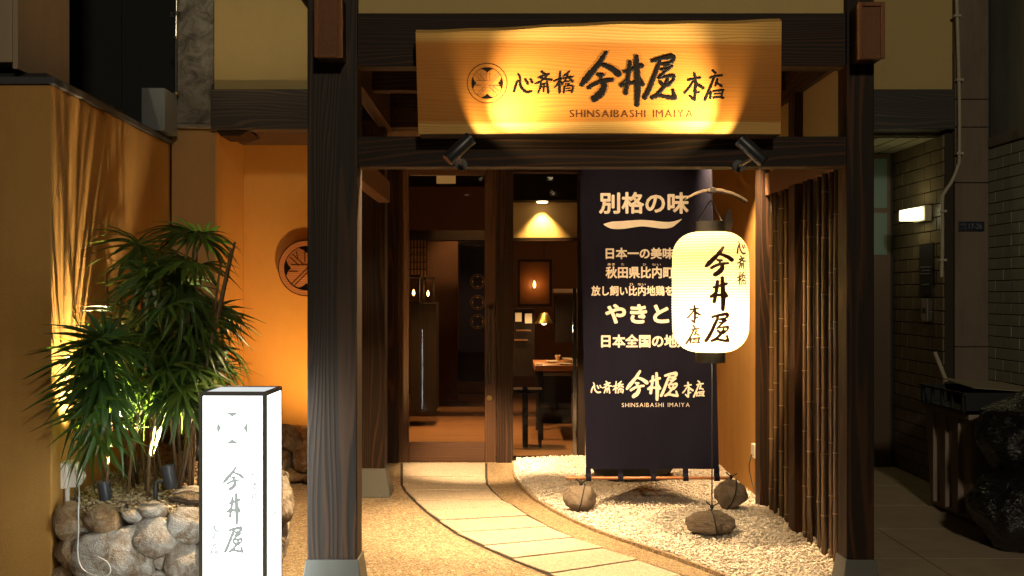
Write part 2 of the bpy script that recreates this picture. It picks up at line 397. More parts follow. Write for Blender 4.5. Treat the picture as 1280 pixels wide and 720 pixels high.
nt.links.new(bc, b.inputs['Base Color']); b.inputs['Roughness'].default_value = .26; b.inputs['Specular IOR Level'].default_value = .5
bump(nt, b, tex_noise(nt, coords(nt, (120,120,4)), 1, 2), .08, .001)
node_mat = simple('bamboo_ring', (.26,.16,.08), .4)
bin_mat = plaster('scuffed_bin', (.30,.235,.18), var=.2, b_s=.1, rough=.5)
brick_d = plaster('brown_glazed_tile', (.17,.13,.075), var=.35, b_s=.15, rough=.4)
brick_g = plaster('grey_wall_tile', (.40,.41,.31), var=.3, b_s=.2, rough=.6, stain=.3)
bag_mat, nt, b = newmat('black_bin_liner'); b.inputs['Base Color'].default_value = (.010,.010,.011,1); b.inputs['Roughness'].default_value = .22; b.inputs['Specular IOR Level'].default_value = 1.0
nn = tex_noise(nt, coords(nt, (1,1,2.5)), 16, 5, .55, 1.5); bump(nt, b, nn, .7, .03)
frost = simple('frosted_teal_glass', (.13,.20,.18), .6)
sign_navy = simple('navy_enamel', (.012,.016,.035), .3)
sign_grey = simple('grey_lettering', (.16,.17,.18), .6)

# ------------------------------------------------------------------ ground
AGZ = 0.0
struct('ground', MB().box(-40, 40, -40, 60, -.30, -.10), asphalt)
struct('porch_floor', MB().box(-3.2, 1.76, 4.35, 9.36, -.12, 0), aggregate, at=(0,0,0))
pv = struct('pavement', MB().box(1.762, 8.0, 1.0, 12.0, -.12, -.012), joint_mat, at=(0,0,0))
xs = [1.766, 2.22, 2.97, 3.48]; ys = [3.69, 4.44, 5.19, 5.94, 6.69, 7.44, 8.19, 9.2]
for i in range(3):
    for j in range(7):
        g = .003
        obj('tile', MB().box(xs[i]+g, xs[i+1]-g, ys[j]+g, ys[j+1]-g, -.02, -.001 + .0015*random.random()), tile_mat, pv, bevel=.002)
struct('street_kerb', MB().box(-6, 1.758, 4.10, 4.348, -.1, -.004), concrete, bevel=.008)

# the curving slab path, drawn as pairs of points across it
Lp = [(503,579.5),(503,590),(503,597),(503,606.5),(507,614),(519,627),(532,639),(549,652),(571,667.5),(604,684),(639.5,700),(687,719),(745,742),(815,770)]
Rp = [(607,579.5),(607,590),(607,597),(608,606.5),(614,614),(627,626),(642,634),(660,646.5),(685,660),(716,674),(755,687),(798,702),(850,720),(915,745)]
LG = [G(*p) for p in Lp]; RG = [G(*p) for p in Rp]
bed = MB(); bed.add([(p.x-.015, p.y, .003) for p in LG] + [(p.x+.015, p.y, .003) for p in RG], [(i, len(LG)+i, len(LG)+i+1, i+1) for i in range(len(LG)-1)])
path = struct('path', bed, joint_mat, at=(0,0,0))
for i in range(len(LG)-1):
    a, b_, c, d = LG[i], RG[i], RG[i+1], LG[i+1]
    m = (a+b_+c+d)/4; z = .010 + random.uniform(0, .003)
    q = []
    for p in (a, b_, c, d):
        t = Vector(p); s_ = (m - t); q.append(t + Vector((s_.x/abs(s_.x)*.004, s_.y/abs(s_.y)*.014, 0)))
    s = MB().hexa([(p.x, p.y, .004) for p in q], [(p.x, p.y, z) for p in q])
    if s: obj('paving_slab', s, slab_mat, path, bevel=.003)

# darker pebble border between the path and the gravel
Bp = [(641,579),(641,590),(643,597),(648,606),(654,613),(668,626),(690,639.5),(714,652),(740,664),(771,675.5),(803,686),(845,700),(895,719),(960,745),(1040,775)]
BG = [G(*p) for p in Bp]
RG2 = RG + [G(990,775)]
# right-hand gravel bed, slightly heaped
def gz(x, y):
    return .018 + .014*min(1, max(0, (x-xb(y))/.3)) + .007*math.sin(x*5+1)*math.sin(y*4) + .02*max(0, min(1, (y-8.4)/.7))
_by = [p.y for p in BG][::-1]; _bx = [p.x for p in BG][::-1]
def xb(y): return float(np.interp(y, _by, _bx))
mb = MB(); ny, nx = 60, 26; y0, y1 = 4.72, 9.33
for j in range(ny+1):
    y = y0 + (y1-y0)*j/ny
    for i in range(nx+1):
        x = xb(y) + (1.735-xb(y))*i/nx
        mb.v.append((x, y, gz(x, y) - .012 if i else .001))
for j in range(ny):
    for i in range(nx): a = j*(nx+1)+i; mb.f.append((a, a+1, a+nx+2, a+nx+1))
struct('gravel_bed', mb, simple('pale_gravel_base', (.58,.50,.40), .9), smooth='all', at=(0,0,0))
kb = MB()
for i in range(len(BG)-1):
    a, c = BG[i], BG[i+1]
    n = Vector((-(c-a).y, (c-a).x, 0)).normalized()*.008
    kb.hexa([(a.x-n.x,a.y-n.y,.001),(c.x-n.x,c.y-n.y,.001),(c.x+n.x,c.y+n.y,.001),(a.x+n.x,a.y+n.y,.001)],
            [(a.x-n.x,a.y-n.y,.022),(c.x-n.x,c.y-n.y,.022),(c.x+n.x,c.y+n.y,.022),(a.x+n.x,a.y+n.y,.022)])
struct('gravel_edging', kb, aggregate_d, at=(0,0,0))
bb = MB(); m_ = min(len(RG2), len(BG))
bb.add([(p.x+.02, p.y, .004) for p in RG2[:m_]] + [(p.x-.008, q.y, .004) for p, q in zip(BG[:m_], RG2[:m_])], [(i, m_+i, m_+i+1, i+1) for i in range(m_-1)])
struct('path_border', bb, aggregate_d, at=(0,0,0))

_t = (1+5**.5)/2
ICO_V = np.array([(-1,_t,0),(1,_t,0),(-1,-_t,0),(1,-_t,0),(0,-1,_t),(0,1,_t),(0,-1,-_t),(0,1,-_t),(_t,0,-1),(_t,0,1),(-_t,0,-1),(-_t,0,1)])/math.hypot(1,_t)
ICO_F = np.array([(0,11,5),(0,5,1),(0,1,7),(0,7,10),(0,10,11),(1,5,9),(5,11,4),(11,10,2),(10,7,6),(7,1,8),(3,9,4),(3,4,2),(3,2,6),(3,6,8),(3,8,9),(4,9,5),(2,4,11),(6,2,10),(8,6,7),(9,8,1)])
def scatter(name, pts, size, mat, squash=.7):
    n = len(pts); v = np.empty((n, 12, 3)); 
    for k in range(0, n):
        pass
    a = rng.normal(size=(n, 3, 3)); q, _ = np.linalg.qr(a)
    sc = (rng.uniform(.6, 1.25, (n,1,3))) * (size * rng.uniform(.6, 1.3, (n,1,1)))
    jit = ICO_V[None] * rng.uniform(.78, 1.2, (n,12,1))
    v = np.einsum('nij,nkj->nki', q, jit * sc); v[:,:,2] *= squash
    v += np.array(pts)[:,None,:]
    f = ICO_F[None] + (np.arange(n)*12)[:,None,None]
    me = bpy.data.meshes.new(name)
    me.vertices.add(n*12); me.vertices.foreach_set('co', v.astype(np.float32).ravel())
    me.loops.add(n*60); me.loops.foreach_set('vertex_index', f.astype(np.int32).ravel())
    me.polygons.add(n*20); me.polygons.foreach_set('loop_start', np.arange(0, n*60, 3, dtype=np.int32)); me.update(calc_edges=True)
    me.materials.append(mat); o = link(name, me, None, Vector((0,0,0))); o['kind'] = 'stuff'; return o
pts = []
while len(pts) < 42000:
    y = random.uniform(5.15, 9.32); x = random.uniform(.0, 1.73)
    if x < xb(y)+.008: continue
    pts.append((x, y, gz(x, y) + random.uniform(-.012, .006) - (.02 if x < xb(y)+.03 else 0)))
o = scatter('gravel', pts, .0082, white_chip); tag(o, 'white marble gravel filling the curved bed beside the path', 'gravel')

# ------------------------------------------------------------------ rocks
def ico(sub):
    bm = bmesh.new(); bmesh.ops.create_icosphere(bm, subdivisions=sub, radius=1)
    v = np.array([x.co[:] for x in bm.verts]); f = [tuple(w.index for w in q.verts) for q in bm.faces]; bm.free(); return v, f
ICO3 = ico(4)
def rock_mb(c, sx, sy, sz, seed, flat=.0, rough=.05, nplanes=14):
    r_ = np.random.default_rng(seed); v, f = ICO3
    n = r_.normal(size=(nplanes, 3)); n /= np.linalg.norm(n, axis=1)[:,None]; h = r_.uniform(.68, .98, nplanes)
    d = v @ n.T; t = h[None]/np.maximum(d, .12); k = 20.0
    rr = -np.log(np.exp(-k*np.minimum(t, 3)).sum(1) + np.exp(-k*1.05))/k
    out = []
    off = Vector(r_.uniform(-50, 50, 3))
    for p, r0 in zip(v, rr):
        q = Vector(p); e = 1 + rough*2.2*noise.fractal(q*2.0+off, .8, 2.1, 6) + rough*.22*noise.noise(q*13+off)
        p3 = q*r0*e; out.append((c[0]+p3.x*sx, c[1]+p3.y*sy, c[2]+p3.z*sz))
    m = MB(); m.v = out; m.f = list(f); return m

# ------------------------------------------------------------------ left planter: mortared stone retaining wall, gravel and lady palm
PT = .34
pl = thing('stone_planter', 'low mortared planter of pale field stones under the palm', 'planter', (-1.9, 5.5, 0))
out = [(-2.25,5.50),(-1.85,5.50),(-1.45,5.53),(-1.24,5.68),(-1.25,6.1),(-1.42,6.8),(-1.62,7.5),(-1.82,8.18),(-2.40,8.18)]
mb = MB(); mb.prism([(x, y+(.06 if y < 5.7 else 0), 0) for x, y in out], (0,0,-.05), (0,0,PT-.03)); obj('mortar_core', mb, mortar, pl)
RK = [ (88,652,18,22,1),(129,652,24,19,1),(87,690,19,22,1),(147,697,52,46,0),(198,669,30,25,0),(166,645,13,9,0),(193,637,18,10,0),(240,655,27,23,0),
      (232,700,27,31,0),(104,661,8,9,0),(203,700,11,11,0),(115,674,8,6,1),(107,683,7,7,1),(76,719,16,10,1),(187,682,10,10,0),(199,722,20,9,0),(275,665,16,24,0),(268,712,18,20,0),
      (300,652,18,20,0),(303,694,20,22,0),(332,655,16,22,0),(335,700,16,22,0),(262,640,14,9,0),(290,634,14,8,0),(103,727,18,8,1),(250,731,16,8,0),(290,731,22,8,0),(330,735,20,8,0)]
for i, (px, py, rx, ry, k) in enumerate(RK):
    c = P(px, py, 5.49 if px < 290 else 5.49 + (px-290)*.003); s = 5.5/F
    if rx > 45: c.y -= .01; s *= 1.04
    obj('stone', rock_mb(c, rx*s*1.12, min(.11, .55*(rx+ry)*s), ry*s*1.12, 100+i, rough=(.02 if rx > 24 else .03), nplanes=(18 if rx > 24 else 11)), stone_b if k and random.random() < .6 else stone_a, pl, smooth='all')
for i, (x, y) in enumerate([(-1.24,5.78),(-1.23,5.98),(-1.25,6.18),(-1.30,6.40),(-1.36,6.62),(-1.42,6.86),(-1.5,7.1),(-1.55,7.35),(-1.63,7.6)]):
    for z, q in ((.085,.11),(.26,.09)):
        obj('stone', rock_mb((x+random.uniform(-.02,.02), y, z), .09, .12, q, 300+i*3+int(z*10)), stone_a, pl, smooth='all')
for i, (px, py, rx, ry, d) in enumerate([(237,613,22,6,5.78),(236,623,25,7,5.68)]):
    obj('stone', rock_mb(P(px, py, d), rx*d/F, .09, ry*d/F, 400+i), stone_g if i else stone_a, pl, smooth='all', label='flat slab laid on the planter edge')
pts = []
def inpoly(x, y, poly):
    r_ = False
    for (x0,y0_),(x1,y1_) in zip(poly, poly[1:]+poly[:1]):
        if (y0_ > y) != (y1_ > y) and x < (x1-x0)*(y-y0_)/(y1_-y0_)+x0: r_ = not r_
    return r_
while len(pts) < 9000:
    x = random.uniform(-2.4,-1.2); y = random.uniform(5.5, 8.1)
    if inpoly(x, y, out): pts.append((x, y, PT-.03+random.uniform(0,.02)+.03*min(1,(y-5.5)/.6)+.025*math.exp(-((x+2.0)**2+(y-5.75)**2)*8)))
o = scatter('bark_chips', pts, .011, tan_chip); tag(o, 'tan chips covering the soil round the palm stems', 'ground cover')

# rocks heaped along the orange wall behind the left post
RB = [(362,548,17,17,8.45),(379,572,14,18,8.35),(352,578,12,16,8.4),(367,541,26,9,8.65),(384,551,14,14,8.5),(368,594,20,8,8.35),(402,575,16,20,8.4),(405,548,16,14,8.55),(345,552,12,12,8.6),(425,580,18,16,8.45),(392,598,12,7,8.3)]
hp = thing('rock_edging', 'brown rocks piled against the orange recess wall', 'rocks', (-1.6, 8.4, 0))
for i, (px, py, rx, ry, d) in enumerate(RB):
    c = P(px, py, d); obj('rock', rock_mb(c, rx*d/F*1.08, .11, ry*d/F*1.08, 500+i), stone_b, hp, smooth='all')
mb = MB().prism([(-1.85,8.45,0),(-1.15,8.45,0),(-1.15,8.97,0),(-1.85,8.97,0)], (0,0,-.02), (0,0,.26)); obj('soil', mb, mortar, hp)

# lady palm --------------------------------------------------------
def frond_mesh(seed):
    r_ = random.Random(seed); mb = MB(); nl = r_.randint(11, 16); span = R(r_.uniform(180, 250)); L0 = r_.uniform(.27, .35)
    for k in range(nl):
        a = -span/2 + span*k/(nl-1) + r_.uniform(-.05,.05)
        L = L0*(1 - .22*abs(a)/(span/2)) * r_.uniform(.88, 1.08); w = r_.uniform(.0105, .0145); droop = r_.uniform(.15, .55); cup = r_.uniform(.02,.12)
        d = Vector((math.sin(a), math.cos(a), 0)); s = Vector((d.y, -d.x, 0)); seg = 6; vs = []
        for i in range(seg+1):
            t = i/seg; ww = w*(math.sin(math.pi*min(1, t*1.05+.06))**.6 if t < 1 else 0)*(1 if t < .8 else (1-t)/.2*.8+.2)
            if t == 1: ww = .0012
            c = d*(L*t) + Vector((0,0, cup*t*L*2 - droop*L*t*t*1.6))
            f = Vector((0,0,.45*ww))
            vs += [c - s*ww + f, c, c + s*ww + f]
        fs = []
        for i in range(seg):
            b0 = i*3; fs += [(b0,b0+1,b0+4,b0+3),(b0+1,b0+2,b0+5,b0+4)]
        mb.add(vs, fs)
    me = mesh_from('frond', mb.v, mb.f, leaf_mat, smooth=None); me.polygons.foreach_set('use_smooth', [True]*len(me.polygons)); return me
fm = [frond_mesh(s) for s in range(8)]
palm = thing('lady_palm', 'bushy lady palm with fan leaves rising from the stone planter', 'palm', (-1.86, 5.85, PT))
rp = random.Random(21)
stems = []
for i in range(21):
    bx = rp.uniform(-2.06,-1.62); by = rp.uniform(5.68, 6.15); h = rp.uniform(.5, 1.38)
    lean = Vector((rp.uniform(-.16,.20)+(bx+1.85)*.5, rp.uniform(-.22,.12), 0))
    stems.append((Vector((bx, by, PT-.02)), Vector((bx, by, PT-.02)) + lean*(h) + Vector((0,0,h))))
nf = 0
for a, t in stems:
    mid = (a+t)/2 + Vector((rp.uniform(-.02,.02), rp.uniform(-.02,.02), 0))
    obj('cane', MB().tube([a, (a+mid)/2, mid, (mid+t)/2, t], [.0095,.009,.009,.008,.006], 7), cane_mat, palm, smooth='all')
    n_ = rp.randint(5, 6)
    for j in range(n_):
        u = 1 - j*.10 - rp.uniform(0,.04); p = a.lerp(t, max(.42, u)); az = rp.uniform(0, 2*math.pi)
        if math.cos(az) < -.3 and p.x < -1.98: az = math.pi - az
        el = R(rp.uniform(10, 62) - j*7)
        d = Vector((math.cos(az)*math.cos(el), math.sin(az)*math.cos(el)*.95, math.sin(el)))
        pl_ = rp.uniform(.12, .26); q = p + d*pl_
        if q.x < -2.06: q.x = -2.06 + rp.uniform(0,.05)
        if q.x > -1.55: q.x = -1.55 - rp.uniform(0,.1)
        if q.z > 1.74: q.z = 1.74 - rp.uniform(0,.14)
        if q.x < -1.92 and 5.50 < q.y < 5.95: q.y = 5.50 - rp.uniform(0,.16); q.x = max(q.x, -1.99+rp.uniform(0,.06)); q.z = min(q.z, 1.18-rp.uniform(0,.2))
        if q.z < .92 and (not (-2.06 < q.x < -1.90) or rp.random() < .25): q.z = .88 + rp.uniform(0,.25)
        pet = MB().tube([p, p.lerp(q, .5)+Vector((0,0,.012)), q], [.0035,.003,.0028], 5)
        obj('leaf_stalk', pet, leaf_mat, palm, smooth='all')
        fo_ = link('frond', fm[rp.randrange(8)], palm, q)
        tilt = Vector((d.x, d.y, d.z - rp.uniform(.25, .85))).normalized()
        z = tilt.cross(Vector((0,0,1)).cross(tilt)).normalized(); x = tilt.cross(z).normalized()
        roll = Matrix.Rotation(rp.uniform(-.7,.7), 3, tilt)
        M_ = roll @ Matrix((x, tilt, z)).transposed()
        fo_.rotation_euler = M_.to_euler(); s_ = rp.uniform(.8, 1.15); fo_.scale = (s_,)*3; nf += 1

# uplights among the chips
def uplight(px, py, d, tilt, label, power, tgt, k=1.0):
    base = P(px, py, d); ax = Vector((tilt, -.02, 1)).normalized()
    t = thing('uplight', label, 'spotlight', (base.x-.05, d, PT), 'black uplights in the planter')
    body = MB().lathe(base, [(.030*k,-.060),(.034*k,-.052),(.034*k,.020),(.036*k,.022),(.036*k,.058),(.033*k,.060),(.033*k,.052)], 28, ax)
    obj('housing', body, grey_fixture, t, smooth=True)
    obj('lens', MB().lathe(base + ax*.050, [(.0325*k,0),(.0325*k,.002)], 24, ax), lens_white, t)
    obj('bracket', MB().tube([base - Vector((.02,0,.02)), base + Vector((-.062,0,-.022)), base + Vector((-.072,0,-.04)), (base.x-.072, d, PT-.01)], .011, 10), grey_fixture, t, smooth=True)
    l = lamp('SPOT', base + ax*.066, power, (1,.80,.50), tgt, 62, .5, .02); return t
uplight(212, 596, 5.72, -.16, 'black uplight nearest the planter front, wearing a bent leaf tip', 260, (-2.25, 5.62, 1.5))
uplight(233, 579, 6.02, -.14, 'middle black uplight behind the flat slab', 240, (-1.95, 6.0, 2.2))
uplight(247, 562, 6.35, -.10, 'rear black uplight half hidden by the lit box sign', 150, (-1.8, 6.6, 2.1), .95)

def leaf_uplight():
    c = Vector((-2.03, 5.66, .42)); ax = Vector((-.16, 0, 1)).normalized(); t = thing('uplight', 'black uplight under the leaves close against the ochre wall', 'spotlight', (c.x, c.y, PT), 'black uplights in the planter')
    obj('housing', MB().lathe(c, [(.026,-.06),(.030,-.05),(.030,.03),(.028,.03),(.028,.022)], 24, ax), grey_fixture, t, smooth=True)
    obj('lens', MB().lathe(c+ax*.02, [(.027,0),(.027,.002)], 20, ax), lens_white, t); lamp('SPOT', c+ax*.05, 650, (1,.74,.40), (-2.27, 5.76, 2.6), 58, .7, .015)
leaf_uplight()
# ------------------------------------------------------------------ left garden wall
wa = thing('garden_wall', 'ochre plaster wall with a dark cap beside the palm', 'wall', (-2.3, 5.45, 0))
mb = MB().hexa([(-2.465,5.44,-.1),(-2.205,5.44,-.1),(-2.44,8.16,-.1),(-2.70,8.16,-.1)], [(-2.465,5.44,2.42),(-2.205,5.44,2.42),(-2.44,8.16,2.49),(-2.70,8.16,2.49)])
obj('plaster', mb, ochre, wa, bevel=.008)
mb = MB().hexa([(-2.475,5.42,2.42),(-2.185,5.42,2.42),(-2.42,8.16,2.49),(-2.71,8.16,2.49)], [(-2.475,5.42,2.455),(-2.185,5.42,2.455),(-2.42,8.16,2.525),(-2.71,8.16,2.525)])
obj('cap', mb, simple('dark_wall_cap', (.05,.048,.05), .6), wa, bevel=.004)
o = obj('metal_post', MB().box(-2.56,-2.474,5.20,5.30,-.1,2.46), grey_metal, bevel=.006); tag(o, 'blue-grey metal post at the outer end of the ochre wall', 'post')
# socket with cover and cord
sk = thing('outlet_box', 'ivory weatherproof outlet on the ochre wall above the stones', 'outlet', (-2.19, 5.62, .46))
obj('back_box', MB().box(-2.235,-2.185,5.58,5.70,.43,.56), white_plastic, sk, bevel=.006)
mb = MB().prism([(-2.185,5.59,.435),(-2.15,5.59,.435),(-2.125,5.59,.48),(-2.15,5.59,.555),(-2.185,5.59,.555)], (0,0,0), (0,.09,0)); obj('cover', mb, white_plastic, sk, bevel=.005)
obj('conduit', MB().tube([(-2.20,5.62,.43),(-2.20,5.62,.38),(-2.19,5.60,.30)], .013, 10), white_plastic, sk, smooth=True)
obj('feed_cable', MB().tube([(-2.17,5.64,.44),(-2.165,5.64,.38),(-2.14,5.62,.33)], .005, 8), black_plastic, sk, smooth=True)
cd = MB(); cp = [P(94,588,5.56), P(97,600,5.47), P(99,615,5.40), P(98,640,5.36), P(98,665,5.355), P(97,690,5.35), P(101,708,5.34), P(112,717,5.31), P(130,721,5.29), P(138,714,5.29), P(134,703,5.30), P(122,696,5.31)]
from mathutils.geometry import interpolate_bezier
def smooth_pts(p, n=6):
    p = [Vector(x) for x in p]; out_ = []
    for i in range(len(p)-1):
        a, b1 = p[max(i-1,0)], p[i]; c1, d1 = p[i+1], p[min(i+2, len(p)-1)]
        for k in range(n):
            t = k/n; out_.append(.5*((2*b1)+(c1-a)*t+(2*a-5*b1+4*c1-d1)*t*t+(3*b1-a-3*c1+d1)*t**3))
    return out_ + [p[-1]]
o = obj('power_cord', cd.tube(smooth_pts(cp), .0035, 7), cable_white, smooth='all'); tag(o, 'thin pale cord hanging from the outlet across the stones', 'cord')

# ------------------------------------------------------------------ facade
FD = 8.10
fa = thing('restaurant_building', 'cream and orange plastered restaurant front with recessed entrance', 'building', (0, FD, 0))
obj('upper_wall', MB().box(-2.106,3.23,FD,FD+.25,2.875,5.2), cream, fa)
obj('facade_beam', MB().box(-2.12,-.80,FD-.06,FD+.10,2.586,2.874), wood_grey, fa, bevel=.008)
obj('facade_beam', MB().box(1.70,3.228,FD-.06,FD+.10,2.586,2.874), wood_grey, fa, bevel=.008)
obj('soffit', MB().box(-2.10,1.62,FD+.101,9.55,2.60,2.85), plaster('brown_soffit', (.07,.04,.022)), fa)
obj('bracket_block', MB().hexa([(-2.06,FD+.0,2.545),(-1.92,FD+.0,2.545),(-1.92,FD+.3,2.545),(-2.06,FD+.3,2.545)], [(-2.09,FD-.01,2.583),(-1.86,FD-.01,2.583),(-1.86,FD+.4,2.583),(-2.09,FD+.4,2.583)]), wood_x, fa)
obj('recess_wall', MB().box(-2.106,-1.02,9.0,9.2,0,2.6), orange, fa)
obj('return_wall', MB().box(-2.35,-2.108,8.17,9.2,0,2.6), orange, fa)
obj('return_wall', MB().box(-1.02,-.98,9.0,9.45,0,2.6), orange, fa)
obj('front_pier', MB().box(-2.42,-2.106,FD+.02,8.168,0,2.612), ochre_d, fa)
obj('window_side_wall', MB().box(.66,1.70,9.34,9.5,0,2.6), ochre, fa)
obj('porch_side_wall', MB().box(1.70,1.75,7.42,9.5,0,2.9), ochre, fa)
obj('inner_return', MB().box(1.75,1.80,8.2,9.2,0,2.6), brick_d, fa)
# concrete pillars
cp_ = thing('concrete_pillar', 'weathered grey concrete pillar above the ochre wall end', 'pillar', (-2.22,FD,2.62))
obj('shaft', MB().box(-2.38,-2.108,FD-.03,FD+.3,2.63,5.2), rough_conc, cp_, bevel=.01)
obj('ledge', MB().box(-2.39,-2.10,FD-.04,FD+.3,2.60,2.628), concrete, cp_, bevel=.005)
cp_ = thing('concrete_pillar', 'tall brown concrete pillar carrying the number plate', 'pillar', (3.35,FD,0))
for z0, z1 in ((0,1.02),(1.025,2.20),(2.205,2.60),(2.605,2.80),(2.805,5.2)):
    obj('segment', MB().box(3.23,3.472,FD-.05,FD+.3,z0,z1), concrete_p, cp_, bevel=.006)
# beyond: recess on the right with tiled wall
rb = thing('side_passage', 'dark recessed doorway passage right of the gate', 'doorway', (2.4,9.1,0))
obj('back_wall', MB().box(1.75,3.4,9.12,9.3,0,2.60), dark_wall, rb)
obj('ceiling', MB().box(1.75,3.2,FD+.102,9.118,2.56,2.584), plaster('pale_slat_ceiling', (.25,.23,.15)), rb)
for i in range(9):
    obj('ceiling_slat', MB().box(1.80+i*.155,1.94+i*.155,FD+.12,9.11,2.548,2.558), simple('slat_paint', (.27,.25,.16), .6) if i == 0 else bpy.data.materials['slat_paint'], rb)
dr = obj('door', MB().box(2.75,3.12,9.08,9.118,0,2.54), simple('brown_door', (.10,.065,.04), .4), rb)
obj('pane', MB().box(2.92,3.09,9.072,9.079,2.10,2.50), frost, dr); obj('pane', MB().box(2.92,3.09,9.072,9.079,1.72,2.06), frost, dr)
tw = obj('tiled_wall', MB().box(3.165,3.225,FD-.03,9.118,0,2.56), joint_mat, rb)
t0 = None
for r_i in range(26):
    for c_i in range(5):
        y = FD-.02 + c_i*.235 - (.117 if r_i % 2 else 0); ya = max(y, FD-.025); yb_ = min(y+.225, 9.11)
        if yb_-ya < .03: continue
        if yb_-ya > .22:
            if t0 is None: t0 = obj('tile', MB().box(3.152,3.166,ya,yb_,.01+r_i*.098,.10+r_i*.098), brick_d, tw, bevel=.002); t00 = (ya, r_i)
            else: dup(t0, loc=t0.location + Vector((0, ya-t00[0], (r_i-t00[1])*.098)), parent=tw)
        else: obj('tile', MB().box(3.152,3.166,ya,yb_,.01+r_i*.098,.10+r_i*.098), brick_d, tw, bevel=.002)
# sconce
sc_ = thing('wall_lamp', 'lit box-shaped wall lamp on the dark tiled wall', 'wall lamp', (3.12,8.55,1.98))
obj('back_plate', MB().box(3.10,3.151,8.28,8.52,1.945,2.06), simple('cream_metal', (.5,.45,.3), .4), sc_, bevel=.004)
obj('diffuser', MB().hexa([(2.985,8.30,1.955),(3.098,8.30,1.955),(3.098,8.50,1.955),(2.985,8.50,1.955)], [(2.985,8.30,2.035),(3.098,8.30,2.052),(3.098,8.50,2.052),(2.985,8.50,2.035)]), sconce_glow, sc_, bevel=.008)
lamp('POINT', (2.94,8.40,2.0), 1.5, (1,.86,.4), radius=.05)
bd = thing('notice_board', 'dark notice board with pale lines below the wall lamp', 'sign', (3.14,8.4,1.5))
obj('board', MB().box(3.138,3.151,8.24,8.50,1.40,1.78), black_plastic, bd)
for i, z in enumerate((1.60,1.575,1.55,1.47)):
    obj('lettering_line', MB().box(3.134,3.137,8.27+.01*i,8.46-.03*(i % 2),z,z+.008), sign_grey, bd)
mbx = thing('mailbox', 'small metal intercom box low on the tiled wall', 'box', (3.14,8.35,1.25))
obj('casing', MB().box(3.11,3.151,8.26,8.38,1.20,1.37), chrome, mbx, bevel=.004); obj('button', MB().box(3.104,3.109,8.30,8.34,1.26,1.30), black_plastic, mbx)
# conduit on pillar
cu = thing('conduit_pipe', 'thin cream conduit running down the brown concrete pillar', 'pipe', (3.24,8.02,1.5))
cp2 = [P(1195,-30,8.02), P(1197,40,8.02), P(1199,120,8.02), P(1199,196,8.02), P(1197,208,8.02), P(1190,226,8.02), P(1181,240,8.02), P(1178,250,8.02), P(1178,300,8.02), P(1177,346,8.02)]
obj('pipe', MB().tube(smooth_pts(cp2, 5), .0125, 10), conduit_mat, cu, smooth=True)
for px, py in ((1196,20),(1199,100),(1199,192),(1178,264),(1178,325)):
    p = P(px, py, 8.02); obj('clip', MB().box(p.x-.025,p.x+.025,8.0,8.045,p.z-.008,p.z+.008), conduit_mat, cu)

# text helper ----------------------------------------------------------
def text_mesh(body, off=0.0, res=3):
    cu_ = bpy.data.curves.new('t', 'FONT'); cu_.body = body; cu_.offset = off; cu_.resolution_u = res; cu_.fill_mode = 'FRONT'
    o_ = bpy.data.objects.new('t', cu_); COL.objects.link(o_); bpy.context.view_layer.update()
    me = bpy.data.meshes.new_from_object(o_.evaluated_get(bpy.context.evaluated_depsgraph_get()))
    v = np.array([x.co[:] for x in me.vertices]); f = [tuple(p.vertices) for p in me.polygons]
    bpy.data.objects.remove(o_); bpy.data.curves.remove(cu_); bpy.data.meshes.remove(me)
    return v, f
def text_fit(name, body, x0, x1, y0, y1, fmap, mat, parent, off=0.0):
    """text fitted to a box in the sheet's own units; fmap(u, v) -> world point"""
    v, f = text_mesh(body, 0)
    lo, hi = v.min(0), v.max(0)
    u = x0 + (v[:,0]-lo[0])/(hi[0]-lo[0])*(x1-x0); w = y1 + (v[:,1]-lo[1])/(hi[1]-lo[1])*(y0-y1)
    mb = MB(); k = 0; e = off*(y1-y0)
    for ox, oy in (((0,0),(-e,0),(e,0),(0,-e),(0,e),(-.7*e,-.7*e),(.7*e,.7*e),(.7*e,-.7*e),(-.7*e,.7*e)) if off else ((0,0),)):
        mb.add([Vector(fmap(a+ox, b1+oy)) + Vector((0, -.00012*k, 0)) for a, b1 in zip(u, w)], f); k += 1
    return obj(name, mb, mat, parent, smooth=None)

npl = thing('number_plate', 'dark number plate reading 17-26 on the brown pillar', 'sign', (3.34,8.04,1.86))
pa, pb = P(1198,277,8.045), P(1230,289,8.045)
obj('plate', MB().box(pa.x,pb.x,8.037,8.047,pb.z,pa.z), sign_navy, npl, bevel=.002)
fm_ = lambda u, v: P(u, v, 8.034)
text_fit('lettering', '17-26', 1211, 1227.5, 279.5, 286, fm_, sign_grey, npl, .01)
text_fit('lettering', '心斎橋', 1199.5, 1208, 279, 282, fm_, sign_grey, npl); text_fit('lettering', '一丁目', 1200, 1208, 284, 287, fm_, sign_grey, npl)

# right neighbour side wall X = 3.48
nw = thing('neighbour_wall', 'grey tiled side wall with concrete coping at the right edge', 'wall', (3.5,7,0))
core = obj('core', MB().box(3.49,3.8,5.0,8.09,0,2.45), joint_mat, nw)
obj('coping', MB().box(3.465,3.82,5.0,8.10,2.452,2.52), concrete, nw, bevel=.008)
t0 = None
for r_i in range(31):
    for c_i in range(7):
        y = 6.45 + c_i*.25 + (.125 if r_i % 2 else 0)
        z = 2.448 - (r_i+1)*.079
        if y+.243 > 8.09: obj('tile', MB().box(3.476,3.492,y,8.088,z,z+.073), brick_g, nw, bevel=.003) if y < 8.04 else None; continue
        if t0 is None: t0 = obj('tile', MB().box(3.476,3.492,y,y+.243,z,z+.073), brick_g, nw, bevel=.003); t00 = (y, z)
        else: dup(t0, loc=t0.location + Vector((random.uniform(-.001,.001), y-t00[0], z-t00[1])), parent=nw)
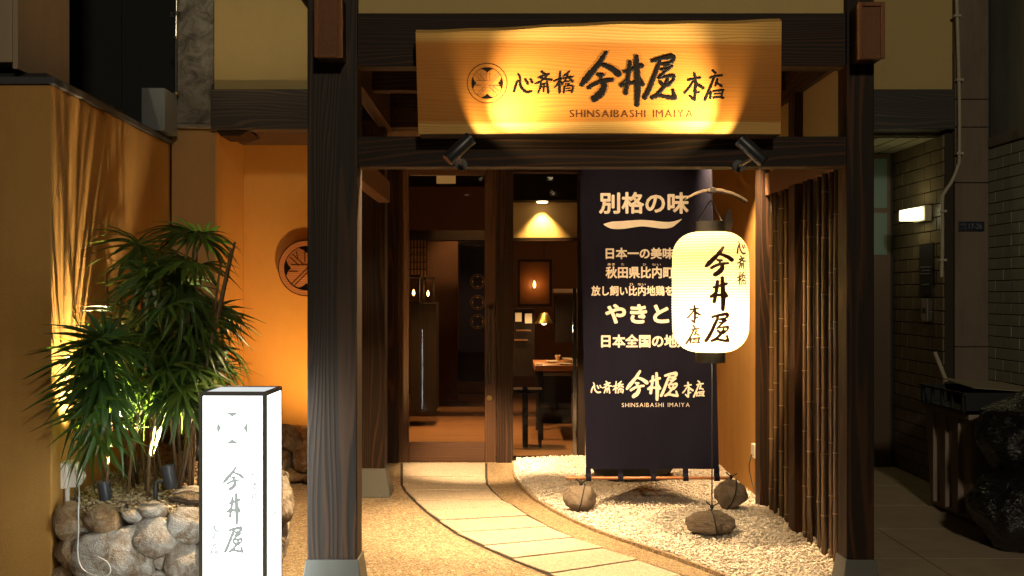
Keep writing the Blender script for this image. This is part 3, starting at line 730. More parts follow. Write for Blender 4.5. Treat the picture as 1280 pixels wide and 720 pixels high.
o = obj('neighbour_building', MB().box(3.62,6.0,5.0,9.6,2.53,6), moss_wall); tag(o, 'pale rendered neighbouring building with moss above the tiled wall', 'building')
o = obj('neighbour_building', MB().box(3.473,3.60,8.3,9.6,0,6), dark_wall); tag(o, 'dark gap wall between the brown pillar and the pale building', 'building')

# upper-left neighbours
nb = thing('neighbour_building', 'dark building behind the ochre wall', 'building', (-3.6,8.6,0))
obj('back_wall', MB().box(-6.5,-2.37,8.9,9.2,0,6.2), dark_wall, nb)
obj('panel_seam', MB().box(-3.06,-3.05,8.885,8.898,2.5,6.0), black_plastic, nb)
gb = thing('projecting_bay', 'beige projecting upper bay at the top left', 'building', (-3.4,6.6,2.9))
obj('bay', MB().box(-4.6,-2.60,5.9,6.35,H+290/F*5.9,5.0), beige_panel, gb, bevel=.01)
obj('end_panel', MB().box(-2.597,-2.57,5.9,6.6,H+282/F*5.9,5.0), beige_panel, gb, bevel=.003)
obj('underside', MB().box(-4.6,-2.46,6.0,7.2,2.50,2.585), black_plastic, gb)
o = obj('duct_box', MB().box(-2.52,-2.36,7.75,8.05,2.535,2.83), grey_metal, bevel=.005); tag(o, 'grey sheet-metal duct box standing on the ochre wall', 'box')
dp = thing('drainpipe', 'thin dark drainpipe beside the grey concrete pillar', 'pipe', (-2.38,8.0,2.8))
obj('pipe', MB().tube([P(220,118,8.0),P(220,48,8.0)], .011, 10), black_metal, dp, smooth=True)
obj('pipe', MB().tube([P(220,46,8.0),P(221,-20,8.0)], .013, 10), chrome, dp, smooth=True, label='pale upper length of the pipe')
for py in (16,19,47,117): p = P(220,py,8.0); obj('collar', MB().lathe(p, [(.02,-.008),(.02,.008)], 14), brass if py > 40 else chrome, dp)
obj('bracket', MB().box(P(213,17,8.0).x,P(226,17,8.0).x,7.99,8.01,P(0,22,8.0).z,P(0,15,8.0).z), chrome, dp)

# ------------------------------------------------------------------ the gate
GD = 5.09
gt = thing('entrance_gate', 'dark timber entrance gate with two square posts and beams', 'gate', (.35, GD, 0))
XL0, XL1 = (384-VX)/F*GD, (446.5-VX)/F*GD
XR0, XR1 = (1058.5-VX)/F*GD, (1093-VX)/F*GD
def post(x0, x1, y0, y1, mat, zt=3.1, e=.022, bh=.195):
    p = obj('post', MB().box(x0,x1,y0,y1,bh-.005,zt), mat, gt, at=((x0+x1)/2,(y0+y1)/2,1), bevel=.006)
    obj('post_shoe', MB().hexa([(x0-e-.012,y0-e-.012,0),(x1+e+.012,y0-e-.012,0),(x1+e+.012,y1+e+.012,0),(x0-e-.012,y1+e+.012,0)],
        [(x0-e*.3,y0-e*.3,bh),(x1+e*.3,y0-e*.3,bh),(x1+e*.3,y1+e*.3,bh),(x0-e*.3,y1+e*.3,bh)]), base_metal, gt, bevel=.004)
post(XL0, XL1, GD, GD+.17, wood_front); post(XR0, XR1, GD, GD+.14, wood_z)
post(-1.06, (481-VX)/F*7.75, 7.75, 7.93, wood_z, 2.6, .03)
zl0, zl1 = H+(VY-208)/275, H+(VY-170)/275; zu0, zu1 = H+(VY-82)/275, H+(VY-15)/275
obj('lintel', MB().box(XL1-.004,XR0+.004,GD+.012,GD+.13,zl0,zl1), wood_x, gt, bevel=.004)
obj('upper_beam', MB().box(XL1-.004,XR0+.004,GD+.02,GD+.13,zu0,zu1), wood_x, gt, bevel=.004)
obj('plaster_panel', MB().box(XL1-.002,XR0+.002,GD+.05,GD+.11,zu1+.001,3.1), cream, gt)
# side beams, rear beams, ceiling
obj('side_beam', MB().box(-.88,-.80,GD+.17,7.75,2.035,2.18), wood_plain, gt, bevel=.004)
obj('side_beam', MB().box(-.88,-.80,GD+.17,8.03,2.56,2.80), wood_y, gt, bevel=.004)
obj('side_beam', MB().box(1.675,1.755,5.42,7.43,2.035,2.18), wood_plain, gt, bevel=.004)
obj('side_beam', MB().box(1.675,1.755,5.42,8.03,2.56,2.78), wood_y, gt, bevel=.004)
obj('side_panel', MB().box(1.705,1.74,5.42,7.42,2.182,2.558), cream, gt)
obj('rear_beam', MB().box(-.80,1.672,7.78,7.90,2.56,2.70), wood_x, gt, bevel=.004)
obj('rear_beam', MB().box(-.80,1.672,7.76,7.92,2.705,2.81), wood_x, gt, bevel=.004)
obj('roof_board', MB().box(-1.0,1.78,GD+.11,7.60,2.84,2.87), ceil_mat, gt)
for i in range(20):
    x = -.74+i*.125; obj('rafter', MB().box(x,x+.045,7.45,8.03,2.812,2.862), wood_y, gt, at=(x,7.7,2.8))
for y in (5.9, 6.7): obj('cross_beam', MB().box(-.80,1.672,y,y+.1,2.62,2.74), wood_x, gt, bevel=.004)
# beam-end caps on the post heads: timber block, copper face with raised frame
for (px, w, h0, h1, sd) in ((410.5, 17.5, -6, 72, 1), (1089, 16.5, 3, 74, 2)):
    d0 = 4.955; s = d0/F; xc = (px-VX)*s; x0, x1 = xc-w*s, xc+w*s; z0, z1 = H+(VY-h1)*s, H+(VY-h0)*s
    bl = obj('beam_end', MB().box(x0+.003,x1-.003,d0+.012,GD-.001,z0+.004,z1-.004), wood_y, gt, bevel=.003)
    fr_ = MB(); t = .018
    fr_.box(x0,x0+t,d0-.012,d0+.011,z0,z1).box(x1-t,x1,d0-.012,d0+.011,z0,z1).box(x0+t,x1-t,d0-.011,d0+.011,z0,z0+t).box(x0+t,x1-t,d0-.011,d0+.011,z1-t,z1)
    obj('cap_frame', fr_, rust, bl, bevel=.003); obj('cap_plate', MB().box(x0+t,x1-t,d0,d0+.011,z0+t,z1-t), rust, bl)

# bamboo fence --------------------------------------------------------
bf = thing('bamboo_fence', 'screen of upright dark bamboo poles along the gravel bed', 'fence', (1.7, 6.3, 0))
obj('backing', MB().box(1.735,1.758,5.42,7.40,.0,2.03), black_wood, bf)  # black board added so the gaps between the poles read dark
obj('fence_post', MB().box(1.655,1.745,6.42,6.56,0,2.034), wood_z, bf, at=(1.7,6.5,1), bevel=.005)
obj('fence_post', MB().box(1.655,1.745,6.42,6.56,2.181,2.56), wood_z, bf, at=(1.7,6.5,2), bevel=.005)
obj('fence_post', MB().box(1.64,1.75,7.22,7.36,0,2.56), wood_z, bf, at=(1.7,7.3,1), bevel=.005)
rb_ = random.Random(5)
def bamboo(y, r, x):
    zt = 2.034; z = rb_.uniform(.05,.3); prof = [(r, 0)]; rings = []
    while z < zt-.05:
        prof += [(r,z-.012),(r*1.10,z-.004),(r*.93,z),(r*1.07,z+.004),(r,z+.012)]; rings.append(z); z += rb_.uniform(.24,.34)
    prof.append((r, zt))
    lean = rb_.uniform(-.006,.006)
    mb = MB().lathe((x, y, 0), [(a*(1-.08*h/zt), h) for a, h in prof], 10)
    mb.v = [(a, b1+lean*c, c) for a, b1, c in mb.v]
    p = obj('bamboo_pole', mb, bamboo_mat, bf, at=(x, y, 0), smooth='all')
    nb_ = MB()
    for z in rings: nb_.lathe((x, y+lean*z, z), [(r*1.14*(1-.08*z/zt),-.0025),(r*1.14*(1-.08*z/zt),.0025)], 10)
    obj('node_rings', nb_, node_mat, p, at=(x, y, 0))['kind'] = 'stuff'
y = GD+.22
while y < 7.18:
    if not 6.385 < y < 6.60:
        r = rb_.uniform(.012,.018); bamboo(y, r, 1.69+rb_.uniform(-.012,.008)); y += r*2 + rb_.uniform(.065,.115)
    else: y = 6.605
# small socket low on the porch side wall
sk = thing('outlet_box', 'small beige socket low on the lit plaster side wall', 'outlet', (1.69,7.52,.40))
p = P(928,563,7.6); obj('back_box', MB().box(1.665,1.70,7.5,7.6,p.z-.04,p.z+.05), white_plastic, sk, bevel=.004)
obj('cord', MB().tube(smooth_pts([(1.66,7.55,p.z-.02),(1.64,7.54,p.z-.1),(1.65,7.5,p.z-.2),(1.66,7.44,.07)]), .004, 7), black_plastic, sk, smooth='all')

# ------------------------------------------------------------------ sign board
BD = 4.955; s = BD/F
bw = thing('sign_board', 'cedar slab sign with brushed black characters above the lintel', 'sign', (P(750,168,BD).x, BD, P(750,168,BD).z))
mb = MB(); ncol = 40; front = []; rb2 = random.Random(3)
tops = []
for i in range(ncol+1):
    u = i/ncol; px_t = 519.5+u*(977-519.5); px_b = 523+u*(976-523)
    yt = 41 - 14.5*u + 1.2*math.sin(u*9) + .5*math.sin(u*31) - 3*math.sin(u*math.pi)*.4; yb = 167.5 - 1.0*math.sin(u*math.pi)
    tops.append((px_t, yt, px_b, yb))
vs = []; th = .055
for (xt, yt, xb_, yb) in tops:
    a, b1 = P(xt, yt, BD), P(xb_, yb, BD)
    top_r = Vector((0, .028, .020))
    vs += [b1, a, a + top_r, a + Vector((0, th, .016)), b1 + Vector((0, th, 0))]
fs = []
for i in range(ncol):
    for k in range(5): fs.append((i*5+k, i*5+(k+1) % 5, (i+1)*5+(k+1) % 5, (i+1)*5+k))
fs += [tuple(range(5))[::-1], tuple(ncol*5+k for k in range(5))]
mb.add(vs, fs)
bo = obj('slab', mb, board_mat, bw, at=P(750,100,BD), smooth=False)
obj('back_batten', MB().box(-.2,-.12,BD+th,GD+.02,zl1+.01,zu0+.1).box(.9,.98,BD+th,GD+.02,zl1+.01,zu0+.1), wood_z, bw)
obj('ledge', MB().box(P(524,0,BD).x,P(976,0,BD).x,BD+.005,GD+.011,zl1-.012,P(0,167.6,BD).z), wood_x, bw)

# brush characters: strokes as (points, radii) in tracing units, turned into one outline by a distance field
def st(pts_, rad): return (np.array(pts_, float), np.array(rad, float))
GL = {
 'kon': [st([(227,98),(200,140),(170,185),(120,245),(78,295),(42,342)],[13,17,19,22,24,15]), st([(168,183),(225,198),(280,225),(322,258)],[12,16,21,24]),
         st([(165,262),(190,268),(206,266)],[12,15,12]), st([(180,270),(185,295)],[12,7]),
         st([(98,362),(140,335),(200,312),(278,303)],[15,15,15,13]), st([(213,315),(212,360),(185,410),(137,448)],[14,22,27,24])],
 'i': [st([(372,240),(430,222),(505,196)],[11,13,15]), st([(345,345),(420,328),(505,340)],[15,13,15]),
       st([(410,172),(402,250),(390,330),(378,402)],[15,17,14,18]), st([(460,128),(465,240),(470,370),(466,495)],[16,21,23,17]),
       st([(385,300),(350,335)],[6,10]), st([(490,290),(515,335)],[6,9])],
 'ya': [st([(582,160),(650,140),(730,126)],[13,16,20]), st([(742,130),(738,160),(700,178),(640,182)],[16,12,10,5]),
        st([(640,165),(610,240),(575,330),(548,395),(525,440)],[12,16,17,18,17]), st([(660,188),(690,196),(712,190)],[8,9,6]), st([(650,224),(690,222),(732,200)],[8,10,9]),
        st([(715,215),(670,250),(638,285)],[9,10,9]), st([(628,292),(690,280),(742,275),(742,310)],[8,10,14,8]), st([(640,320),(665,345),(700,345),(735,315)],[13,13,14,9]),
        st([(700,300),(670,360),(625,410),(585,438)],[10,13,13,13]), st([(582,440),(640,424),(700,436),(755,442)],[13,13,15,16]), st([(738,380),(745,410),(758,440)],[9,13,12])],
 'hon': [st([(855,305),(900,296),(945,288)],[8,8,9]), st([(902,258),(912,320),(908,390),(905,455)],[10,11,12,10]), st([(895,312),(865,360),(830,402)],[7,8,9]),
         st([(908,318),(935,345),(968,366)],[8,12,12]), st([(868,425),(888,446),(905,458)],[7,11,10]), st([(905,405),(940,398)],[7,7])],
 'ten': [st([(1042,235),(1062,252)],[9,9]), st([(1022,288),(1065,276),(1110,270)],[7,8,8]), st([(1055,275),(1030,340),(1005,400),(982,455)],[8,9,10,11]),
         st([(1078,300),(1062,345)],[9,8]), st([(1072,330),(1108,350)],[7,9]), st([(1028,395),(1022,445)],[8,8]), st([(1045,392),(1085,386),(1122,380)],[7,8,8]),
         st([(1118,385),(1108,440)],[7,8]), st([(1048,440),(1090,434),(1122,442)],[8,8,8]), st([(1055,412),(1100,408)],[6,6])],
 'shin': [st([(468,312),(452,350),(444,392)],[7,8,9]), st([(470,258),(485,285),(488,340),(505,375),(535,396),(570,392)],[4,8,9,9,10,8]), st([(525,298),(545,335)],[6,9]), st([(566,300),(580,325)],[8,7])],
 'sai': [st([(650,242),(672,262)],[8,8]), st([(625,288),(665,272),(704,262)],[6,7,8]), st([(695,268),(665,300),(625,325),(600,332)],[6,7,7,5]), st([(640,288),(680,300),(725,304)],[6,8,8]),
         st([(645,328),(638,365),(625,402)],[6,7,6]), st([(690,320),(696,360),(700,402)],[6,7,8]), st([(648,338),(690,332)],[5,5]), st([(648,360),(688,356)],[5,5]), st([(668,345),(664,395)],[5,5])],
 'bashi': [st([(745,312),(775,302),(802,295)],[6,7,7]), st([(792,242),(785,320),(785,400)],[6,8,8]), st([(780,315),(765,345),(748,362)],[5,6,5]), st([(795,320),(808,342)],[5,6]),
           st([(862,240),(838,262),(815,276)],[6,7,5]), st([(815,294),(850,284),(888,280)],[6,6,6]), st([(848,270),(832,305),(815,325)],[5,6,5]), st([(856,290),(888,318)],[6,8]),
           st([(830,318),(862,314)],[4,4]), st([(830,338),(862,334)],[4,4]), st([(822,355),(818,402)],[6,6]), st([(822,354),(886,350),(880,398)],[5,6,7]), st([(842,370),(866,368)],[4,4]), st([(842,388),(866,386)],[4,4])],
}
def glyph_bbox(n):
    a = np.vstack([p for p, r in GL[n]]); r = max(r.max() for p, r in GL[n])
    return a[:,0].min()-r*.8, a[:,0].max()+r*.8, a[:,1].min()-r*.8, a[:,1].max()+r*.8
def field_of(strokes, x0, x1, y0, y1, n, rough=.18, seed=0):
    r_ = np.random.default_rng(seed); stp = (x1-x0)/n; m = max(8, int((y1-y0)/stp))
    X, Y = np.meshgrid(np.linspace(x0, x1, n+1), np.linspace(y0, y1, m+1)); Fd = np.full(X.shape, -1e3)
    for p, r in strokes:
        # resample with a smooth curve
        q = [Vector((a, b1, c)) for (a, b1), c in zip(p, r)]
        q = smooth_pts(q, 6) if len(q) > 2 else [q[0].lerp(q[-1], k/6) for k in range(7)]
        for a, b1 in zip(q[:-1], q[1:]):
            dx, dy = b1.x-a.x, b1.y-a.y; L = dx*dx+dy*dy+1e-9
            t = np.clip(((X-a.x)*dx+(Y-a.y)*dy)/L, 0, 1)
            dd = np.hypot(X-a.x-t*dx, Y-a.y-t*dy); rr = a.z + t*(b1.z-a.z)
            Fd = np.maximum(Fd, rr-dd)
    if rough:
        nz = r_.normal(size=Fd.shape)
        for _ in range(2): nz = (nz+np.roll(nz,1,0)+np.roll(nz,-1,0)+np.roll(nz,1,1)+np.roll(nz,-1,1))/5*1.4
        Fd = Fd + nz*rough*np.mean([r.mean() for p, r in strokes])
    return X, Y, Fd
def contour(X, Y, Fd, fmap, bev=0, hgt=0):
    """marching squares fill: polygons where Fd > 0; fmap(x, y, height)"""
    mb = MB(); ny_, nx_ = Fd.shape; thr = max(bev, 0)
    full = (Fd[:-1,:-1] > thr) & (Fd[1:,:-1] > thr) & (Fd[:-1,1:] > thr) & (Fd[1:,1:] > thr)
    anyp = (Fd[:-1,:-1] > 0) | (Fd[1:,:-1] > 0) | (Fd[:-1,1:] > 0) | (Fd[1:,1:] > 0)
    hz = lambda v: hgt*min(1, v/bev) if bev else hgt
    for j in range(ny_-1):
        i = 0
        while i < nx_-1:
            if full[j, i]:
                k = i
                while k+1 < nx_-1 and full[j, k+1] and k-i < 11: k += 1
                c = [(X[j,i],Y[j,i]),(X[j,k+1],Y[j,k+1]),(X[j+1,k+1],Y[j+1,k+1]),(X[j+1,i],Y[j+1,i])]
                mb.add([fmap(a, b1, hgt) for a, b1 in c], [(0,1,2,3)]); i = k+1; continue
            if anyp[j, i]:
                cs = [(X[j,i],Y[j,i],Fd[j,i]),(X[j,i+1],Y[j,i+1],Fd[j,i+1]),(X[j+1,i+1],Y[j+1,i+1],Fd[j+1,i+1]),(X[j+1,i],Y[j+1,i],Fd[j+1,i])]
                pol = []
                for q in range(4):
                    a, b1 = cs[q], cs[(q+1) % 4]
                    if a[2] > 0: pol.append(a)
                    if (a[2] > 0) != (b1[2] > 0):
                        t = a[2]/(a[2]-b1[2]); pol.append((a[0]+t*(b1[0]-a[0]), a[1]+t*(b1[1]-a[1]), 0))
                if len(pol) > 2: mb.add([fmap(a, b1, hz(c)) for a, b1, c in pol], [tuple(range(len(pol)))])
            i += 1
    return mb
def glyph(gn, box, fmap, mat, parent, n=60, bev=0, hgt=0, rough=.15, name='brush_character', keep=False, fat=0):
    """box = (x0,x1,y0,y1) in sheet units; keep=True uses the tracing's own layout via box=(scale, ox, oy)"""
    gx0, gx1, gy0, gy1 = glyph_bbox(gn)
    strokes = GL[gn] if not fat else [(p, r+fat) for p, r in GL[gn]]
    X, Y, Fd = field_of(strokes, gx0-12, gx1+12, gy0-12, gy1+12, n, rough, seed=len(gn)*7+n)
    if keep: sc_, ox, oy = box; fu = lambda x, y, h: fmap(ox+x*sc_, oy+y*sc_, h)
    else:
        x0, x1, y0, y1 = box; fu = lambda x, y, h: fmap(x0+(x-gx0)/(gx1-gx0)*(x1-x0), y0+(y-gy0)/(gy1-gy0)*(y1-y0), h)
    mb = contour(X, Y, Fd, fu, bev, hgt)
    return obj(name, mb, mat, parent, smooth=('all' if bev else None))
bmap = lambda u, v, h=0: P(u, v, BD) + Vector((0, -.0006-h, 0))
k6 = 1/6.095
for g_ in ('kon','i','ya'): glyph(g_, (k6, 720, 50), bmap, ink, bw, n=110, bev=8, hgt=.0025, keep=True, rough=.17, fat=3)
for g_ in ('hon','ten'): glyph(g_, (k6, 720, 50), bmap, ink, bw, n=80, bev=5, hgt=.0018, keep=True, rough=.2, fat=1.5)
for g_ in ('shin','sai','bashi'): glyph(g_, (k6, 570, 50), bmap, ink, bw, n=80, bev=5, hgt=.0018, keep=True, rough=.2, fat=1.5)
bflat = lambda u, v: P(u, v, BD) + Vector((0, -.001, 0))
def spaced(body, x0, x1, y0, y1, fmap, mat, parent):
    """wide-set capitals, one string fitted letter by letter, as one part"""
    nat = {c: (lambda v: float(v[:,0].max()-v[:,0].min()))(text_mesh(c)[0]) for c in set(body) if c != ' '}; wl_ = [nat.get(c, .34) for c in body]; gap = .19
    tot = sum(wl_)+gap*(len(body)-1); x = x0; mb = MB(); k = (x1-x0)/tot
    for c, w_ in zip(body, wl_):
        if c != ' ':
            v, f = text_mesh(c, -.008 if y1-y0 > 6 else 0); lo, hi = v.min(0), v.max(0)
            mb.add([fmap(x+(p[0]-lo[0])/(hi[0]-lo[0])*w_*k, y1+(p[1]-lo[1])/(hi[1]-lo[1])*(y0-y1)) for p in v], f)
        x += (w_+gap)*k
    return obj('lettering', mb, mat, parent, smooth=None)
spaced('SHINSAIBASHI IMAIYA', 712, 866, 137.5, 146.5, bflat, ink_brown, bw)
text_fit('lettering', '謹', 908, 914, 120, 124, bflat, ink_brown, bw) if False else None

def emblem(cx, cy, r, fmap, blackmat, linemat, parent, ring=True, n=70, lines=True, bev=0, hgt=0, stem='emblem', lob=.385, linem=None):
    """a ring round a dark disc on which crossed pale feathers leave four dark corners"""
    X, Y = np.meshgrid(np.linspace(-1.05,1.05,n), np.linspace(-1.05,1.05,n)); rad = np.hypot(X, Y)
    lobes = np.full(X.shape, -9.)
    for sx, sy in ((1,1),(1,-1),(-1,1),(-1,-1)): lobes = np.maximum(lobes, lob-np.hypot(X-sx*.318, Y-sy*.318))
    lobes = np.maximum(lobes, .53-rad)
    Fd = np.minimum(.78-rad, -lobes)
    for ux, uy in ((1,0),(-1,0),(0,1),(0,-1)):
        qd = np.where((X*ux+Y*uy) > np.abs(X*uy+Y*ux), Fd, -1)
        mb = contour(X, Y, qd, lambda a, b1, h: fmap(cx+a*r, cy+b1*r, h), bev, hgt); obj(stem+'_corner', mb, blackmat, parent, smooth=None)
    if ring:
        mb = MB(); 
        for k in range(48):
            a0, a1 = 2*math.pi*k/48, 2*math.pi*(k+1)/48
            mb.add([fmap(cx+math.cos(a)*r*q, cy+math.sin(a)*r*q, hgt) for a, q in ((a0,.97),(a1,.97),(a1,1.01),(a0,1.01))], [(0,1,2,3)])
            mb.add([fmap(cx+math.cos(a)*r*q, cy+math.sin(a)*r*q, hgt) for a, q in ((a0,.765),(a1,.765),(a1,.79),(a0,.79))], [(0,1,2,3)])
        obj(stem+'_ring', mb, linemat, parent, smooth=None)
    if lines:
        mb = MB(); SG = [((-.52,.56),(.56,-.52)),((-.42,.62),(.62,-.42)),((-.5,-.5),(-.12,-.14)),((-.6,-.4),(-.25,-.08)),((.1,.2),(.5,.56)),((.22,.12),(.6,.42)),((-.55,-.12),(.05,-.12)),((-.05,-.6),(-.05,-.2)),((.12,-.62),(.12,-.1)),((.1,.14),(.62,.14)),((-.35,-.58),(-.3,-.3)),((-.62,.12),(-.3,.12)),((.3,.62),(.3,.3))]
        for j, ((ax, ay), (bx, by)) in enumerate(SG):
            d = Vector((bx-ax, by-ay)).normalized(); nn_ = Vector((-d.y, d.x))*.016; hh = hgt + .00008*(j+1)
            mb.add([fmap(cx+x*r, cy+y*r, hh) for x, y in ((ax+nn_.x,ay+nn_.y),(bx+nn_.x,by+nn_.y),(bx-nn_.x,by-nn_.y),(ax-nn_.x,ay-nn_.y))], [(0,1,2,3)])
        obj(stem+'_lines', mb, linem or linemat, parent, smooth=None)
emblem(609, 104, 25, bmap, ink, ink_brown, bw, lob=.375, linem=feather_line)

# two spotlights clamped to the lintel
def board_spot(c, ax, label, tgt, power):
    c = Vector(c); ax = Vector(ax).normalized()
    t = thing('spotlight', label, 'spotlight', (c.x, GD, c.z), 'black spotlights on the lintel')
    obj('housing', MB().lathe(c, [(.026,-.068),(.029,-.064),(.029,.062),(.031,.063),(.031,.074),(.028,.074),(.028,.066)], 28, ax), black_metal, t, smooth=True)
    obj('lens', MB().lathe(c+ax*.062, [(.0275,0),(.0275,.003)], 24, ax), lens_warm, t)
    obj('arm', MB().tube([c-ax*.01, c+Vector((0,.05,-.03)), (c.x, GD+.012, c.z-.03)], .008, 8), black_metal, t, smooth=True)
    obj('mount_plate', MB().lathe((c.x, GD+.004, c.z-.03), [(.028,0),(.028,.007)], 20, (0,1,0)), black_metal, t)
    q_ = c+ax*.08; far = q_ + Vector((.677*(1 if ax.x > 0 else -1), .301, .671))
    lamp('SPOT', q_, power*.7, (1,.72,.33), far, 122, .42, .006); lamp('SPOT', q_, power*12.5, (1,.77,.43), q_+Vector((.70*(1 if ax.x > 0 else -1), .185, .62)), 80, 1.0, .006)
c1 = P(573,187,4.80); c2 = P(941,189,4.80)
board_spot(c1, (.66,.20,.66), 'black spotlight on the lintel under the left half of the board', None, 9)
board_spot(c2, (-.64,.20,.66), 'black spotlight on the lintel showing its lit lens, by the lantern', None, 9)

# ------------------------------------------------------------------ entrance door, frame and window
DD = 9.33; q = DD/F
def dx(px): return (px-VX)*q
def dz(py): return H+(VY-py)*q
en = thing('entrance_door', 'dark timber door leaf with one tall glass pane', 'door', (dx(560), DD, 0))
obj('stile', MB().box(dx(498),dx(511),DD,DD+.05,0,dz(210)), door_wood, en, bevel=.003)
obj('stile', MB().box(dx(606),dx(620),DD,DD+.05,0,dz(210)), door_wood, en, bevel=.003)
obj('rail', MB().box(dx(511)+.001,dx(606)-.001,DD,DD+.05,0.004,dz(553)), door_wood_x, en, bevel=.003)
obj('rail', MB().box(dx(511)+.001,dx(606)-.001,DD,DD+.05,dz(219),dz(210)), door_wood_x, en, bevel=.003)
obj('glass_pane', MB().box(dx(511),dx(606),DD+.022,DD+.028,dz(553),dz(219)), glass, en)
hd = obj('handle', MB().tube([(dx(612),DD-.055,dz(480)),(dx(612),DD-.055,dz(384))], .013, 12), black_metal, en, smooth=True)
obj('handle_bracket', MB().box(dx(608),dx(613.5),DD-.06,DD,dz(479),dz(475.5)), black_metal, hd); obj('handle_bracket', MB().box(dx(608),dx(613.5),DD-.06,DD,dz(388),dz(384.5)), black_metal, hd)
obj('lock', MB().lathe((dx(612),DD-.008,dz(497.5)), [(.024,0),(.026,.004),(.026,.008)], 6, (0,1,0)), brass, en)
o = obj('paper_note', MB().box(dx(545.5),dx(569.5),DD+.012,DD+.014,dz(229.5),dz(219.5)), paper_white); tag(o, 'blank cream card taped at the top of the door glass', 'note')
ef = thing('doorway', 'grained dark timber frame around the door and side window', 'door frame', (dx(560), DD-.02, 0))
obj('jamb', MB().box(-1.0,dx(498)-.002,DD-.04,DD+.08,0,2.6), wood_z, ef, bevel=.004)
obj('jamb', MB().box(dx(620)+.002,dx(641.5),DD-.03,DD+.08,0,2.6), wood_z, ef, bevel=.004)
obj('jamb', MB().box(dx(722),dx(731),DD-.03,DD+.08,0,2.6), black_wood, ef, bevel=.004)
obj('head', MB().box(dx(498),dx(620),DD-.03,DD+.08,dz(210)+.003,2.6), wood_x, ef, bevel=.004)
obj('head', MB().box(dx(641.5)+.001,dx(722)-.001,DD-.028,DD+.08,dz(216),2.6), wood_x, ef, bevel=.004)
obj('edge_strip', MB().box(dx(716),dx(720.5),DD+.0,DD+.02,.05,dz(360)), chrome, ef)
obj('sill', MB().box(dx(641.5)+.001,dx(722)-.001,DD,DD+.06,0,.03), black_wood, ef)
obj('glass_pane', MB().box(dx(641.5),dx(722),DD+.03,DD+.036,.03,dz(216)), glass, ef)

# ------------------------------------------------------------------ interior
IZ = .03
it = MB().box(-3.4,2.6,9.5,15.6,-.02,IZ-.002)
fl = struct('interior_floor', it, black_wood)
for i in range(22):
    y = 9.52+i*.27; obj('plank', MB().box(-3.3,2.5,y,y+.266,IZ-.002,IZ), floor_wood, fl, at=(random.uniform(-1,1), y, 0))
struct('interior_wall', MB().box(-3.4,2.6,15.6,15.8,0,3), plaster('brown_interior_plaster', (.16,.075,.035)))
struct('interior_wall', MB().box(-3.6,-3.4,9.5,15.6,0,3), plaster('brown_interior_plaster2', (.12,.06,.03)))
struct('interior_wall', MB().box(2.6,2.8,9.5,15.6,0,3), bpy.data.materials['brown_interior_plaster2'])
struct('interior_ceiling', MB().box(-3.4,2.6,9.5,15.6,2.9,3.0), black_wood)
def IP(px, py, d): return P(px, py, d)
def ibox(name, px0, px1, py0, py1, d, dep, mat, parent=None, **k):
    a, b1 = P(px0, py1, d), P(px1, py0, d); return obj(name, MB().box(a.x, b1.x, d, d+dep, a.z, b1.z), mat, parent, **k)
# partition with lattice
pt = thing('lattice_partition', 'brown partition with an upright lattice seen through the door', 'partition', (-1,12.4,0))
ibox('panel', 533, 572, 302, 500, 12.6, .06, plaster('tan_screen', (.05,.024,.012)), pt)
ibox('head_rail', 508, 640, 288, 300, 12.3, .1, black_wood, pt)
for i in range(6): ibox('lattice_bar', 512.5+i*4, 514+i*4, 300, 346, 12.35, .02, black_wood, pt)
for yy in (309, 318, 327, 336): ibox('lattice_bar', 511, 534, yy, yy+1.4, 12.37, .015, black_wood, pt)
ibox('lattice_paper', 511, 534, 300, 346, 12.42, .01, plaster('shoji_paper', (.35,.16,.06)), pt)
o = ibox('cabinet', 513, 545, 379, 514, 11.6, .5, black_wood, bevel=.002); tag(o, 'tall black cabinet behind the door glass', 'cabinet')
def small_lantern(px0, px1, py0, py1, d, label, fx, fy, pw):
    a, b1 = P(px0, py1, d), P(px1, py0, d); w = b1.x-a.x
    t = thing('table_lantern', label, 'lantern', ((a.x+b1.x)/2, d+w/2, a.z))
    fr_ = MB(); tt = .014
    for x in (a.x, b1.x-tt):
        for y in (d, d+w-tt): fr_.box(x, x+tt, y, y+tt, a.z, b1.z)
    obj('frame', fr_, black_wood, t); obj('base', MB().box(a.x-.01,b1.x+.01,d-.01,d+w+.01,a.z-.02,a.z-.001), black_wood, t); obj('roof', MB().box(a.x-.01,b1.x+.01,d-.01,d+w+.01,b1.z+.001,b1.z+.03), black_wood, t)
    c = P(fx, fy, d+w/2)
    obj('flame', MB().lathe(c, [(.002,-.03),(.014,-.01),(.012,.01),(.002,.035)], 10), flame, t, smooth='all')
    lamp('POINT', c + Vector((0,-.03,.05)), pw, WARM2, radius=.02)
    return t
small_lantern(508, 524, 347, 377, 11.7, 'glowing candle lantern on the black cabinet, left one', 517, 366, 5)
small_lantern(528, 542, 350, 378, 11.9, 'dimmer candle lantern on the black cabinet, right one', 535, 367, 2)
